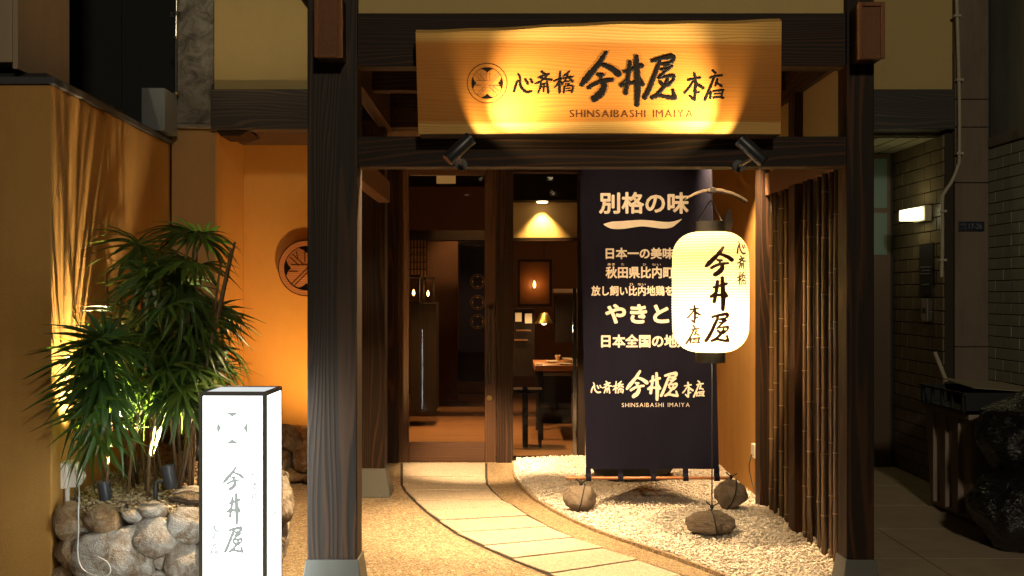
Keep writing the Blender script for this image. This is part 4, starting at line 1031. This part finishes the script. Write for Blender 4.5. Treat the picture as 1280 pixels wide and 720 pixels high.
# dark partition with round crests
cr = thing('dark_screen', 'dark hanging screen with three round crests deep inside', 'screen', (-.2,13.3,1))
ibox('cloth', 574, 606, 300, 440, 13.3, .02, navy, cr)
for yy in (352, 378, 402):
    emblem(597, yy, 9, lambda u, v, h=0: P(u, v, 13.29), brass, brass, cr, n=30, lines=False, stem='crest')
ibox('counter', 545, 606, 440, 478, 13.5, .6, black_wood, None)
tag(bpy.data.objects['counter'], 'low dark counter deep inside beyond the door', 'counter')
lamp('SPOT', (-.55,10.6,2.7), 600, WARM2, (-.6,10.7,0), 75, .6)
lamp('SPOT', (-.3,12.2,2.7), 220, WARM2, (-.45,12.6,0), 80, .6)
t = thing('added_pendant', 'added paper pendant lamp, put in to warm the restaurant interior', 'lamp', (.9,12.6,2.3))  # pendant and its point light are added for a warmer glow inside
obj('shade', MB().lathe((.9,12.6,2.3), [(.10,-.10),(.17,-.05),(.17,.06),(.10,.12)], 24, cap=False), emis('added_pendant_glow', (1,.6,.25), 2.0), t, smooth=True)
obj('cord', MB().tube([(.9,12.6,2.42),(.9,12.6,2.9)], .004, 6), black_plastic, t)
lamp('POINT', (.9,12.6,2.1), 45, WARM2, radius=.12)
# soffit with downlight
sf = thing('lit_soffit', 'tan plaster soffit washed by a downlight behind the side window', 'soffit', (.3,11,1.9))
ibox('fascia', 636, 740, 251, 297, 11.2, .08, plaster('tan_fascia', (.50,.34,.15)), sf)
ibox('lower_trim', 636, 740, 297.5, 301, 11.18, .10, wood_x, sf)
ibox('upper_trim', 636, 740, 200, 250.5, 10.95, .3, black_wood, sf)
c = P(678, 253, 11.02); obj('downlight', MB().lathe((c.x, 11.06, c.z-.001), [(.05,0),(.055,.012)], 20), lens_warm, sf)
lamp('SPOT', (c.x, 11.12, c.z-.02), 120, (1,.62,.22), (c.x, 11.10, 0), 92, .7, .02)
lamp('SPOT', P(700, 285, 12.0), 90, WARM2, P(696, 440, 11.0), 60, .6)
# framed lantern
fl_ = thing('framed_lantern', 'square amber glass wall lantern glowing behind the side window', 'lantern', (.3,10.6,1.4))
a, b1 = P(650, 380, 10.6), P(687, 327, 10.6)
fr_ = MB(); tt = .022; fr_.box(a.x-tt,a.x,10.6,10.72,a.z-tt,b1.z+tt).box(b1.x,b1.x+tt,10.6,10.72,a.z-tt,b1.z+tt).box(a.x,b1.x,10.6,10.72,a.z-tt,a.z).box(a.x,b1.x,10.6,10.72,b1.z,b1.z+tt)
obj('frame', fr_, black_wood, fl_)
obj('amber_back', MB().box(a.x,b1.x,10.70,10.715,a.z,b1.z), simple('amber_panel', (.22,.075,.02), .35), fl_)
obj('glass_pane', MB().box(a.x,b1.x,10.604,10.608,a.z,b1.z), glass, fl_)
c = P(668, 356, 10.65); obj('flame', MB().lathe(c, [(.003,-.03),(.013,-.01),(.012,.012),(.002,.04)], 10), flame, fl_, smooth='all')
lamp('POINT', c+Vector((0,-.03,.0)), 1.6, WARM2, radius=.02)
ibox('shelf_unit', 640, 668, 386, 470, 11.5, .35, black_wood, None); tag(bpy.data.objects['shelf_unit'], 'dark shelf unit behind the side window', 'shelf')
for i, (x0, x1, y0, y1) in enumerate(((644,652,391,402),(656,665,392,404),(645,664,412,414),(643,660,424,426))):
    o = ibox('framed_print', x0, x1, y0, y1, 11.46, .02, paper_white if i < 2 else wood_plain, None); tag(o, ['small pale print on the dark shelf unit, beside the post','small pale print on the dark shelf unit, beside the lantern foot','upper thin wooden ledge on the shelf unit','lower thin wooden ledge on the shelf unit'][i], 'print' if i < 2 else 'ledge')
# table with dishes
tb = thing('dining_table', 'wooden dining table with crockery behind the side window', 'table', (.5,10.8,0))
a, b1 = P(668, 462, 10.7), P(730, 455, 10.7)
obj('tabletop', MB().box(a.x,b1.x+.2,10.5,11.4,a.z,b1.z), wood('table_wood','X',base=(.4,.17,.07),dark=(.25,.1,.04),line=(.5,.25,.1),rough=.3), tb, bevel=.004)
for lx in (a.x+.03, b1.x+.1):
    for ly in (10.54, 11.3): obj('leg', MB().box(lx,lx+.05,ly,ly+.05,IZ,a.z), black_wood, tb)
tz = b1.z
for i, (px, d, r, h, lab) in enumerate(((674,10.62,.045,.012,'plate'),(690,10.95,.07,.014,'plate'),(706,10.6,.075,.012,'plate'),(717,10.75,.055,.04,'bowl'),(697,11.15,.028,.06,'cup'),(709,10.9,.05,.045,'bowl'),(716,11.1,.06,.02,'plate'))):
    x = (px-VX)/F*d; m_ = MB().lathe((x, d, tz+.0005), [(r*.5,0),(r,h),(r*.96,h),(r*.5,.006)], 20)
    o = obj(lab, m_, porcelain, smooth=True); tag(o, ['small plate on the dining table near its door end','medium plate in the middle rear of the dining table','large plate at the front edge of the dining table','bowl nearest the banner on the dining table','small upright cup at the back of the dining table','bowl between the plates on the dining table','plate at the far banner end of the dining table'][i], lab, 'crockery on the dining table')
o = ibox('bench', 672, 714, 470, 560, 11.9, .4, black_wood, None); tag(o, 'black boxed bench behind the dining table', 'bench')
o = ibox('service_screen', 694, 716, 368, 428, 11.6, .3, black_wood, None); tag(o, 'black service screen standing behind the dining table', 'screen')
o = ibox('pale_shelf', 692, 722, 361, 366, 11.3, .25, porcelain, None); tag(o, 'pale lit shelf on top of the black screen', 'shelf')
pl_ = thing('hanging_lamp', 'small lit lamp above the crockery inside', 'lamp', (.5,11.2,1.3))
c = P(680, 398, 11.25); obj('shade', MB().lathe(c, [(.09,-.05),(.04,.05),(.03,.055)], 20, cap=False), brass, pl_, smooth=True)
obj('bulb', MB().lathe(c-Vector((0,0,.045)), [(.01,-.02),(.025,-.01),(.02,.01)], 12), lens_warm, pl_, smooth='all'); obj('cord', MB().tube([c+Vector((0,0,.05)), (c.x,c.y,2.88)], .004, 6), black_plastic, pl_)
lamp('POINT', c-Vector((0,0,.10)), 6, WARM, radius=.03)
# stool frames
for j, px in enumerate((648, 665)):
    t = thing('stool', ['dark timber stool beside the door post','dark timber stool beside the dining table'][j], 'stool', P(px, 540, 10.0), 'dark stools inside')
    cx = P(px, 0, 10.1).x; obj('seat', MB().box(cx-.09,cx+.09,10.0,10.25,.52,.55), black_wood, t, bevel=.004)
    for ex in (-.085,.06):
        for ey in (0,.22): obj('leg', MB().box(cx+ex,cx+ex+.025,10.0+ey,10.025+ey,IZ,.52), black_wood, t)
lamp('SPOT', (.35,10.2,2.7), 60, WARM, (.2,10.0,0), 60, .6)

# ------------------------------------------------------------------ banner
BN = 7.17
def bmap2(px, py, h=0):
    p = P(px, py, BN); t = (py-210)/375
    rip = .007*math.sin((px-724)*.06+t*1.3)*(.35+.65*t) + .003*math.sin((px-724)*.13+2+t*2.2) + .003*math.sin(py*.02)
    return p + Vector((0, rip - .0042 - h, 0))
ba = thing('banner', 'navy cloth banner with white Japanese lettering beside the lantern', 'banner', P(815, 590, BN))
mb = MB(); nx, ny = 56, 60
def edge(v): t = (v-205)/(586-205); return 724.5+8*t, 889.5+9*t
for sgn in (0, 1):
    base = len(mb.v)
    for j in range(ny+1):
        v = 196 + (586-196)*j/ny; e0, e1 = edge(v)
        for i in range(nx+1): mb.v.append(tuple(bmap2(e0+(e1-e0)*i/nx, v) + Vector((0, .0042 + .002*sgn, 0))))
    for j in range(ny):
        for i in range(nx): a = base+j*(nx+1)+i; mb.f.append((a, a+1, a+nx+2, a+nx+1))
obj('cloth', mb, navy, ba, smooth='all')
for px in (735.5, 775.5, 816.5, 857, 896.0):
    w = 3.3; a = MB(); vs = []
    for (py, off) in ((584, 0), (592, 0), (596,-.013), (601,-.013), (601,.013), (596,.017), (584,.006)):
        vs += [P(px-w, py, BN)+Vector((0,off-.002,0)), P(px+w, py, BN)+Vector((0,off-.002,0))]
    a.add(vs, [(2*i,2*i+1,2*i+3,2*i+2) for i in range(6)]); obj('hanging_loop', a, navy, ba)
obj('rod', MB().tube([P(708,597.5,BN), P(914,597.5,BN)], .0098, 12), rod_mat, ba, smooth=True)
obj('top_rod', MB().tube([P(716,197,BN), P(900,197,BN)], .010, 12), rod_mat, ba, smooth=True)
for px in (730, 885): obj('hanging_cord', MB().tube([P(px,197,BN), (P(px,0,BN).x, BN, 2.62)], .004, 6), rope_black, ba)
tm = lambda u, v: bmap2(u, v)
TX = [('別格の味', 749.5, 860, 241, 266.5, .034), ('日本一の美味', 757.5, 841.5, 310, 323.5, .035), ('秋田県比内町', 757.5, 842, 333.5, 347.5, .035),
      ('放し飼い比内地鶏を', 739.5, 841, 357.5, 369.5, .030), ('やきとり', 757.5, 862, 381, 403.5, .05), ('日本全国の地鶏', 752, 862, 418.5, 434, .038)]
for b_t, x0, x1, y0, y1, of in TX: text_fit('lettering', b_t, x0, x1, y0, y1, tm, cloth_print, ba, of)
for b_t, x0, x1, y0, y1 in (('あき', 759.5, 768.5, 329, 331.8), ('た', 776.5, 780, 329, 331.8), ('ひ', 803.5, 807.5, 329.3, 332), ('ない', 815, 826, 329.3, 332), ('ひ', 787, 791.5, 354, 356.8), ('ない', 797, 807, 354, 356.8)):
    text_fit('lettering', b_t, x0, x1, y0, y1, tm, cloth_print, ba, .02)
SW = [((755,280),(1,)),]
sw = [(755,280.5,.6),(765,281.5,4.3),(778,281.3,4.9),(792,279.8,4.4),(803,279,4.0),(815,280,4.2),(828,281.5,4.2),(838,281,3.6),(845,278,2.0),(852,274,.4)]
X, Y, Fd = field_of([st([(a, b1) for a, b1, c in sw], [c for a, b1, c in sw])], 752, 855, 271, 289, 110, 0)
obj('brush_stroke', contour(X, Y, Fd, lambda a, b1, h: bmap2(a, b1, h)), cloth_print, ba, smooth=None)
kb_ = .542*k6
for g_ in ('kon','i','ya'): glyph(g_, (kb_, 784.3-.542*8.5, 455.3), lambda u, v, h: bmap2(u, v), cloth_print, ba, n=70, keep=True, rough=.08, fat=3)
for g_ in ('hon','ten'): glyph(g_, (kb_, 784.3-.542*8.5, 455.3), lambda u, v, h: bmap2(u, v), cloth_print, ba, n=50, keep=True, rough=.08, fat=2)
for g_ in ('shin','sai','bashi'): glyph(g_, (kb_, 699.7, 455.3), lambda u, v, h: bmap2(u, v), cloth_print, ba, n=50, keep=True, rough=.08, fat=2)
spaced('SHINSAIBASHI IMAIYA', 777, 862, 503.5, 508.5, tm, cloth_print, ba)

# weight stones and cords
def weight(name_l, px, py, rx, ry, d, seed, top):
    c = P(px, py, d); o = obj('weight_stone', rock_mb(c, rx*d/F*1.10, rx*d/F*.9, ry*d/F*1.16, seed, rough=.05, nplanes=9), stone_g, smooth='all')
    tag(o, name_l, 'stone', 'weight stones on the white gravel')
    global LASTROCK; LASTROCK = [v.co.copy() + o.location - c for v in o.data.vertices]
    return c
def cord_loop(label, c, rx, rz, ang, top, d):
    pts_ = []
    for k in range(25):
        a = 2*math.pi*k/24; u_ = Vector((math.sin(ang)*math.cos(a), -math.sin(a), math.cos(a)*math.cos(ang)))
        best = max(LASTROCK, key=lambda p_: p_.normalized().dot(u_)); pts_.append(c + u_*(best.length*1.01+.003))
    t = thing('cord', label, 'cord', c, 'black cords tying the weight stones')
    obj('loop', MB().tube(pts_, .0045, 6, cap=False), rope_black, t, smooth='all')
    rz = max(LASTROCK, key=lambda p_: p_.normalized().z).length; up = [Vector((c.x, d, c.z+rz)), top]
    obj('line', MB().tube(up, .0035, 6), rope_black, t, smooth='all')
    kn = Vector((c.x, d, c.z+rz+.02)); obj('knot', MB().lathe(kn, [(.004,-.014),(.011,-.006),(.011,.006),(.004,.014)], 8).tube([kn, kn+Vector((-.035,-.01,.03))], .004, 5).tube([kn, kn+Vector((.035,-.01,.022))], .004, 5), rope_black, t)
    return t
c = weight('brown weight stone under the door-side end of the banner rod', 726.5, 621.5, 19, 14, 7.12, 900, None); cord_loop('black cord from rod to the stone on its door side', c, .085, .075, .25, P(726.5,599,BN), 7.12)
c = weight('brown weight stone under the fence-side end of the banner rod', 914, 618.5, 19.5, 15.5, 7.13, 901, None); cord_loop('black cord from rod to the stone beside the fence', c, .085, .08, .35, P(907,599,BN), 7.13)
c = weight('long brown weight stone below the lantern', 890, 653, 27, 14, 6.38, 933, None); cord_loop('black line from the lantern down to the long stone', c, .10, .062, -.1, P(890,455,6.38), 6.38)

# dark stone water basin behind the banner
bs = thing('stone_basin', 'low dark round stone basin behind the banner foot', 'basin', P(790, 600, 8.3))
c = P(792, 604, 8.3); obj('bowl', MB().lathe((c.x, 8.4, .05), [(.20,0),(.29,.03),(.32,.10),(.31,.17),(.27,.18),(.24,.12)], 40), dark_mass, bs, smooth=True)

# ------------------------------------------------------------------ hanging paper lantern
LD = 6.38; lc = P(888, 365, LD); ls = LD/F
ln_ = thing('paper_lantern', 'glowing white paper lantern with brushed characters hanging by the banner', 'lantern', lc)
RX, HH = 47.5*ls, 75*ls
def lrad(z):     # radius at height z from centre
    t = abs(z)/HH; cr = .138
    zc = HH - cr
    if abs(z) < zc: return RX*(1 - .012*(z/zc)**2) + (0 if z > 0 else .0)
    u = min(1, (abs(z)-zc)/cr); return RX*.988 - cr*(1-math.sqrt(max(0, 1-u*u))) 
prof = []; nz_ = 236
for i in range(nz_+1):
    z = -HH*.998 + 2*HH*.998*i/nz_; r = max(.075, lrad(z)); prof.append((r + .0016*abs(math.sin(z*math.pi/.0155)), z))
obj('paper_shade', MB().lathe(lc, prof, 64, cap=False), paper, ln_, at=lc, smooth='all')
cw = 18.5*ls
obj('top_cap', MB().lathe(lc, [(cw,HH-.012),(cw,HH+13*ls),(cw*.93,HH+13*ls),(cw*.93,HH-.012)], 40, cap=False), black_plastic, ln_, smooth=True)
obj('bottom_cap', MB().lathe(lc, [(cw,-HH+.012),(cw,-HH-13*ls),(cw*.93,-HH-13*ls),(cw*.93,-HH+.012)], 40, cap=False), black_plastic, ln_, smooth=True)
for k in range(6):
    a0 = k*math.pi/3+.4
    obj('seam_thread', MB().tube([lc+Vector((math.cos(a0)*(lrad(z)+.0025), math.sin(a0)*(lrad(z)+.0025), z)) for z in np.linspace(-HH*.97, HH*.97, 30)], .0007, 4), simple('thread', (.35,.25,.1), .8) if k == 0 else bpy.data.materials['thread'], ln_)
hk = P(888, 277, LD)
obj('wire_bail', MB().tube([lc+Vector((-cw,0,HH+.03)), lc+Vector((-.015,0,HH+.16)), lc+Vector((0,0,HH+.18)), lc+Vector((.015,0,HH+.16)), lc+Vector((cw,0,HH+.03))], .003, 6), black_metal, ln_, smooth='all')
obj('bulb', MB().lathe(lc+Vector((0,0,-.12)), [(.01,-.05),(.03,-.03),(.035,0),(.02,.04),(.012,.07)], 16), emis('bulb_glass', (1,.8,.5), 30), ln_, smooth='all')
lamp('POINT', lc+Vector((0,-.075,-.17)), 14.5, (1,.80,.48), radius=.03)
lamp('POINT', lc+Vector((.02,.03,.10)), 5, (1,.74,.40), radius=.03)
def lmap(px, py, h=0):
    x = (px-888)*ls; z = -(py-365)*ls; r = lrad(z)+.0062
    # flat drawing wrapped round the paper (unrolled slightly so the outer columns curve away)
    a = math.asin(max(-.985, min(.985, x/r))); return lc + Vector((math.sin(a)*r, -math.cos(a)*r, z))
def lglyph(g_, box, n=50, fat=0): glyph(g_, box, lambda u, v, h: lmap(u, v), lantern_ink, ln_, n=n, rough=.08, fat=fat)
lglyph('kon', (872, 908, 309, 346), 60, 4); lglyph('i', (878, 902, 346, 388), 60, 4); lglyph('ya', (873, 904, 390, 426), 60, 3)
lglyph('shin', (912.5, 926.5, 302, 319), 44, 3); lglyph('sai', (912.5, 925.5, 321, 337), 44, 2.5); lglyph('bashi', (912.5, 925.5, 340, 357), 44, 2)
lglyph('hon', (853, 868.5, 381, 403), 44, 3); lglyph('ten', (853, 868.5, 405, 429), 44, 3)
# hanging chain, curved clear bar, leaf ornament
hg = thing('lantern_hanger', 'curved clear acrylic bar on a black clip above the lantern', 'hanger', P(889, 238, LD))
bar = []
arc = [(856,249),(866,243.5),(877,239.5),(889,237.5),(901,238.5),(914,242),(924,246.5),(933,252)]
mb = MB(); n_ = len(arc)
for px, py in arc:
    c = P(px, py, LD-.02); 
    for (dy_, dz_) in ((-.035,-.008),(.035,-.008),(.035,.008),(-.035,.008)): mb.v.append((c.x, c.y+dy_, c.z+dz_))
for i in range(n_-1):
    for k in range(4): mb.f.append((i*4+k, i*4+(k+1) % 4, i*4+4+(k+1) % 4, i*4+4+k))
mb.f += [(3,2,1,0), tuple((n_-1)*4+k for k in range(4))]
obj('curved_bar', mb, acrylic, hg, bevel=.002)
p = P(889, 238, LD-.02); obj('clip', MB().box(p.x-.014,p.x+.014,p.y-.042,p.y+.042,p.z-.014,p.z+.014), black_plastic, hg, bevel=.002)
obj('chain', MB().tube([p+Vector((0,0,.014)), (p.x,p.y,2.62)], .003, 6), black_metal, hg)
obj('hook', MB().tube(smooth_pts([p-Vector((0,0,.012)), p+Vector((.004,0,-.05)), p+Vector((-.012,0,-.075)), p+Vector((.006,0,-.09)), p+Vector((.002,0,-.06))]), .0025, 6), black_metal, hg, smooth='all')
le = [(906,290),(904,278),(907,268),(911,259),(915,268),(916.5,279),(913,290)]
o = obj('leaf_ornament', MB().prism([P(x, y, LD+.02) for x, y in le], (0,-.004,0), (0,.006,0)), feather_mat, bevel=.002); tag(o, 'dark pointed leaf ornament tucked behind the lantern cap', 'ornament')

# ------------------------------------------------------------------ lit box sign
SD = 4.80; ss = SD/F
sg = thing('box_sign', 'blown-out white lit box sign with brushed characters in front of the planter', 'sign', (P(291,0,SD).x, SD+.15, -.1))
x0, x1 = P(248.5,0,SD).x, P(333.5,0,SD).x; y0, y1 = SD, SD+.31; zb, zt = -.06, P(0,490,SD).z
fz = MB(); t = .018
rot = R(-1.0)
def sgm(mb_):   # turned very slightly on its foot
    c_ = Vector((x0, y0, 0)); mb_.v = [tuple(Matrix.Rotation(rot, 3, 'Z') @ (Vector(v) - c_) + c_) for v in mb_.v]; return mb_
for (a, b1) in ((x0,y0),(x1-t,y0),(x0,y1-t),(x1-t,y1-t)): obj('corner_post', sgm(MB().box(a,a+t,b1,b1+t,zb,zt-t)), grey_frame, sg, bevel=.002)
fz = MB().box(x0,x1,y0,y0+t,zt-t,zt+.001).box(x0,x1,y1-t,y1,zt-t,zt+.001).box(x0,x0+t,y0+t,y1-t,zt-t,zt).box(x1-t,x1,y0+t,y1-t,zt-t,zt)
obj('top_frame', sgm(fz), grey_frame, sg, bevel=.002)
obj('base_frame', sgm(MB().box(x0-.002,x1+.002,y0-.002,y1+.002,-.1,zb)), grey_frame, sg)
obj('front_panel', sgm(MB().box(x0+t,x1-t,y0+.003,y0+.006,zb,zt-t)), sign_glow, sg)
obj('side_panel', sgm(MB().box(x1-.006,x1-.003,y0+t,y1-t,zb,zt-t)), sign_glow, sg)
obj('side_panel', sgm(MB().box(x0+.003,x0+.006,y0+t,y1-t,zb,zt-t)), sign_glow, sg)
obj('rear_panel', sgm(MB().box(x0+t,x1-t,y1-.006,y1-.003,zb,zt-t)), grey_frame, sg)
obj('top_panel', sgm(MB().box(x0+t,x1-t,y0+t,y1-t,zt-.006,zt-.003)), emis('lit_sign_top', (.9,.95,.92), .85), sg)
def smap(px, py, h=0):
    p = P(px, py, SD); v = Vector((p.x, y0+.0022-h, p.z)); c_ = Vector((x0, y0, 0)); return Matrix.Rotation(rot, 3, 'Z') @ (v - c_) + c_
def sglyph(g_, box, mat=sign_print, n=44): glyph(g_, box, lambda u, v, h: smap(u, v), mat, sg, n=n, rough=0, fat=(6 if mat is sign_print else 4))
sglyph('kon', (278, 305, 582, 613)); sglyph('i', (283, 302, 616, 656)); sglyph('ya', (280, 305, 658, 691))
sglyph('shin', (313, 323, 587, 600), sign_print2); sglyph('sai', (313, 323, 602, 614), sign_print2); sglyph('bashi', (313, 323, 615, 626), sign_print2)
sglyph('hon', (262, 273, 654, 674), sign_print2); sglyph('ten', (261, 274, 677, 695), sign_print2)
emblem(290.5, 535, 25.5, smap, sign_print, sign_print2, sg, ring=False, lines=False, lob=.36)
c_ = Vector((x0, y0, 0))
def smap2(u, v, h=0):   # u: 0..1 along the side, v: picture row at the front edge
    z = P(0, v, SD).z; return Matrix.Rotation(rot, 3, 'Z') @ (Vector((x1-.0022, y0+t+u*(y1-y0-2*t), z)) - c_) + c_
text_fit('lettering', '営\n業\n中', .25, .6, 520, 560, smap2, sign_print2, sg) if False else None
glyph('kon', (.2,.75,590,625), lambda u, v, h: smap2(u, v), sign_print2, sg, n=40); glyph('i', (.25,.7,630,668), lambda u, v, h: smap2(u, v), sign_print2, sg, n=40)
glyph('ya', (.2,.75,672,705), lambda u, v, h: smap2(u, v), sign_print2, sg, n=40)
emblem(.5, 540, .3, lambda u, v, h=0: smap2(.5+(u-.5), 540+(v-540)*70), sign_print, sign_print2, sg, ring=False, lines=False, n=40)

# round wooden crest on the orange wall
QD = 8.955
pq = thing('wall_plaque', 'round carved wooden crest on the orange wall behind the post', 'plaque', P(383, 335, QD))
pc = P(383, 335, QD); pr = 35*QD/F
dmat = wood('carved_crest_wood', 'X', base=(.42,.17,.06), dark=(.30,.11,.04), line=(.5,.24,.1), rough=.5)
obj('disc', MB().lathe(pc, [(pr,-.045),(pr,-.004),(pr*.97,0)], 56, (0,-1,0)).lathe(pc, [(pr*.97,-.001),(.001,-.001)], 56, (0,-1,0), cap=False), dmat, pq, smooth=True)
obj('rim', MB().lathe(pc, [(pr*.97,-.002),(pr*.97,.012),(pr*.80,.012),(pr*.79,-.002)], 56, (0,-1,0), cap=False), dmat, pq, smooth=True)
emblem(383, 335, 35, lambda u, v, h=0: P(u, v, QD)+Vector((0,-.003-h,0)), ink, ink_brown, pq, n=60)
# lights hidden behind the left post, low in the recess
def ground_spot(loc, tgt, label, power, size, color=WARM2):
    t = thing('uplight', label, 'spotlight', (loc[0], loc[1], 0), 'ground spotlights in the recess'); ax = (Vector(tgt)-Vector(loc)).normalized(); c = Vector(loc)
    obj('housing', MB().lathe(c, [(.03,-.08),(.033,.02),(.03,.022)], 20, ax), black_metal, t, smooth=True); obj('lens', MB().lathe(c+ax*.0225, [(.028,0),(.028,.002)], 20, ax), lens_warm, t)
    obj('stake', MB().tube([c-ax*.05, (c.x, c.y, .0)], .009, 8), black_metal, t)
    lamp('SPOT', c+ax*.04, power, color, tgt, size, .8, .02)
ground_spot((-1.28,8.20,.42), (-1.42,8.99,1.25), 'small black spotlight on the rocks behind the left gate post', 92, 125, (1,.60,.22))

# porch downlights under the gate roof
def downlight(x, y, tgt, power, size, label, color=WARM, z=2.60):
    t = thing('downlight', label, 'spotlight', (x, y, 2.84), 'porch downlights under the gate roof'); c = Vector((x, y, z)); ax = (Vector(tgt)-c).normalized()
    obj('housing', MB().lathe(c, [(.03,-.09),(.036,-.08),(.036,.03),(.033,.03),(.033,.02)], 20, ax), black_metal, t, smooth=True)
    obj('lens', MB().lathe(c+ax*.018, [(.032,0),(.032,.002)], 20, ax), lens_warm, t)
    obj('stem', MB().tube([c-ax*.05, (x, y, 2.84)], .008, 8), black_metal, t)
    lamp('SPOT', c+ax*.045, power, color, tgt, size, .75, .025)
downlight(-.25, 7.2, (-.22,8.95,0), 1500, 28, 'porch downlight aimed at the doorstep')
downlight(.45, 7.3, (.62,9.15,0), 1500, 28, 'porch downlight aimed at the gravel by the window')
downlight(-.2, 6.3, (-.12,6.75,0), 700, 46, 'porch downlight above the middle of the path')
downlight(1.35, 7.0, (1.62,7.7,1.2), 600, 55, 'porch downlight washing the plaster side wall')
downlight(1.0, 6.2, (.95,6.5,0), 480, 80, 'porch downlight above the gravel bed')
downlight(.55, 5.6, (.80,7.17,1.7), 120, 44, 'added porch downlight, put in to brighten the upper banner')  # extra downlight added to lift the banner's upper lettering
downlight(-.45, 5.5, (-.45,6.0,0), 800, 95, 'porch downlight beside the left gate post')

# ------------------------------------------------------------------ rubbish bin, papers and bags on the right
bn = thing('rubbish_bin', 'tall brown plastic bin against the grey tiled wall', 'bin', (2.9,6.9,0))
def quad(px, d): return (px-VX)/F*d
bx0, bx1, by0, by1 = 2.80, 3.30, 6.75, 7.50
obj('body', MB().hexa([(bx0+.03,by0+.03,0),(bx1-.03,by0+.03,0),(bx1-.03,by1-.03,0),(bx0+.03,by1-.03,0)], [(bx0,by0,.66),(bx1,by0,.66),(bx1,by1,.66),(bx0,by1,.66)]), bin_mat, bn, bevel=.03)
obj('rim', MB().box(bx0-.015,bx1+.015,by0-.015,by1+.015,.64,.68), bin_mat, bn, bevel=.01)
for y in (6.9, 7.1, 7.3): obj('rib', MB().box(bx0-.012,bx0+.03,y,y+.02,.05,.63), bin_mat, bn, bevel=.004)
cr_ = thing('black_crate', 'black plastic crate lying tilted on top of the brown bin', 'crate', (2.95,6.95,.70))
cb = MB(); z0 = .69
for k in range(5): cb.box(2.74,2.755,6.72+k*.16,6.74+k*.16,z0,z0+.12)
cb.box(2.738,3.24,6.70,7.42,z0,z0+.012).box(2.738,2.752,6.70,7.42,z0+.105,z0+.12).box(3.22,3.24,6.70,7.42,z0,z0+.12).box(2.752,3.22,6.70,6.715,z0,z0+.12).box(2.752,3.22,7.40,7.42,z0,z0+.12)
obj('shell', cb, black_plastic, cr_)
o = obj('cardboard_sheet', MB().hexa([(2.86,6.85,.825),(3.28,6.80,.80),(3.30,7.45,.815),(2.90,7.45,.84)], [(2.86,6.85,.829),(3.28,6.80,.804),(3.30,7.45,.819),(2.90,7.45,.844)]), plaster('flat_cardboard', (.30,.26,.18))); tag(o, 'flattened pale cardboard sheet on the black crate', 'cardboard')
o = obj('pale_stick', MB().tube([(3.05,7.75,.80),(2.97,7.75,1.0)], .014, 8), conduit_mat); tag(o, 'short pale stick leaning behind the bin', 'stick')
def bag(c, sx, sy, sz, seed, label):
    v, f = ico(5); r_ = random.Random(seed); off = Vector((r_.uniform(-9,9),)*3); mb = MB(); out_ = []
    for p in v:
        q_ = Vector(p); n1 = noise.noise(q_*1.6+off)*.16; rid = 1-abs(noise.noise(Vector((q_.x*3.2,q_.y*3.2,q_.z*1.4))+off*2))*2; rid2 = 1-abs(noise.noise(Vector((q_.x*8,q_.y*8,q_.z*3.5))+off))*2
        e = 1+n1+.05*max(0, rid)**3+.018*max(0, rid2)**3
        z = q_.z*e; x = q_.x*e; y = q_.y*e
        if z > .6: k = 1-min(1, (z-.6)/.5)*.75; x *= k; y *= k; z += .25*max(0, z-.75)
        z = max(z, -.82 + .05*noise.noise(q_*5))
        out_.append((c[0]+x*sx, c[1]+y*sy, c[2]+z*sz))
    mb.v = out_; mb.f = f; o = obj('rubbish_bag', mb, bag_mat, smooth='all'); tag(o, label, 'bag', 'black rubbish bags'); return o
bag((2.93,6.18,.22), .34, .32, .27, 11, 'lower black rubbish bag resting on the paving')
bag((2.98,6.34,.60), .27, .30, .25, 12, 'upper black rubbish bag slumped against the bin')
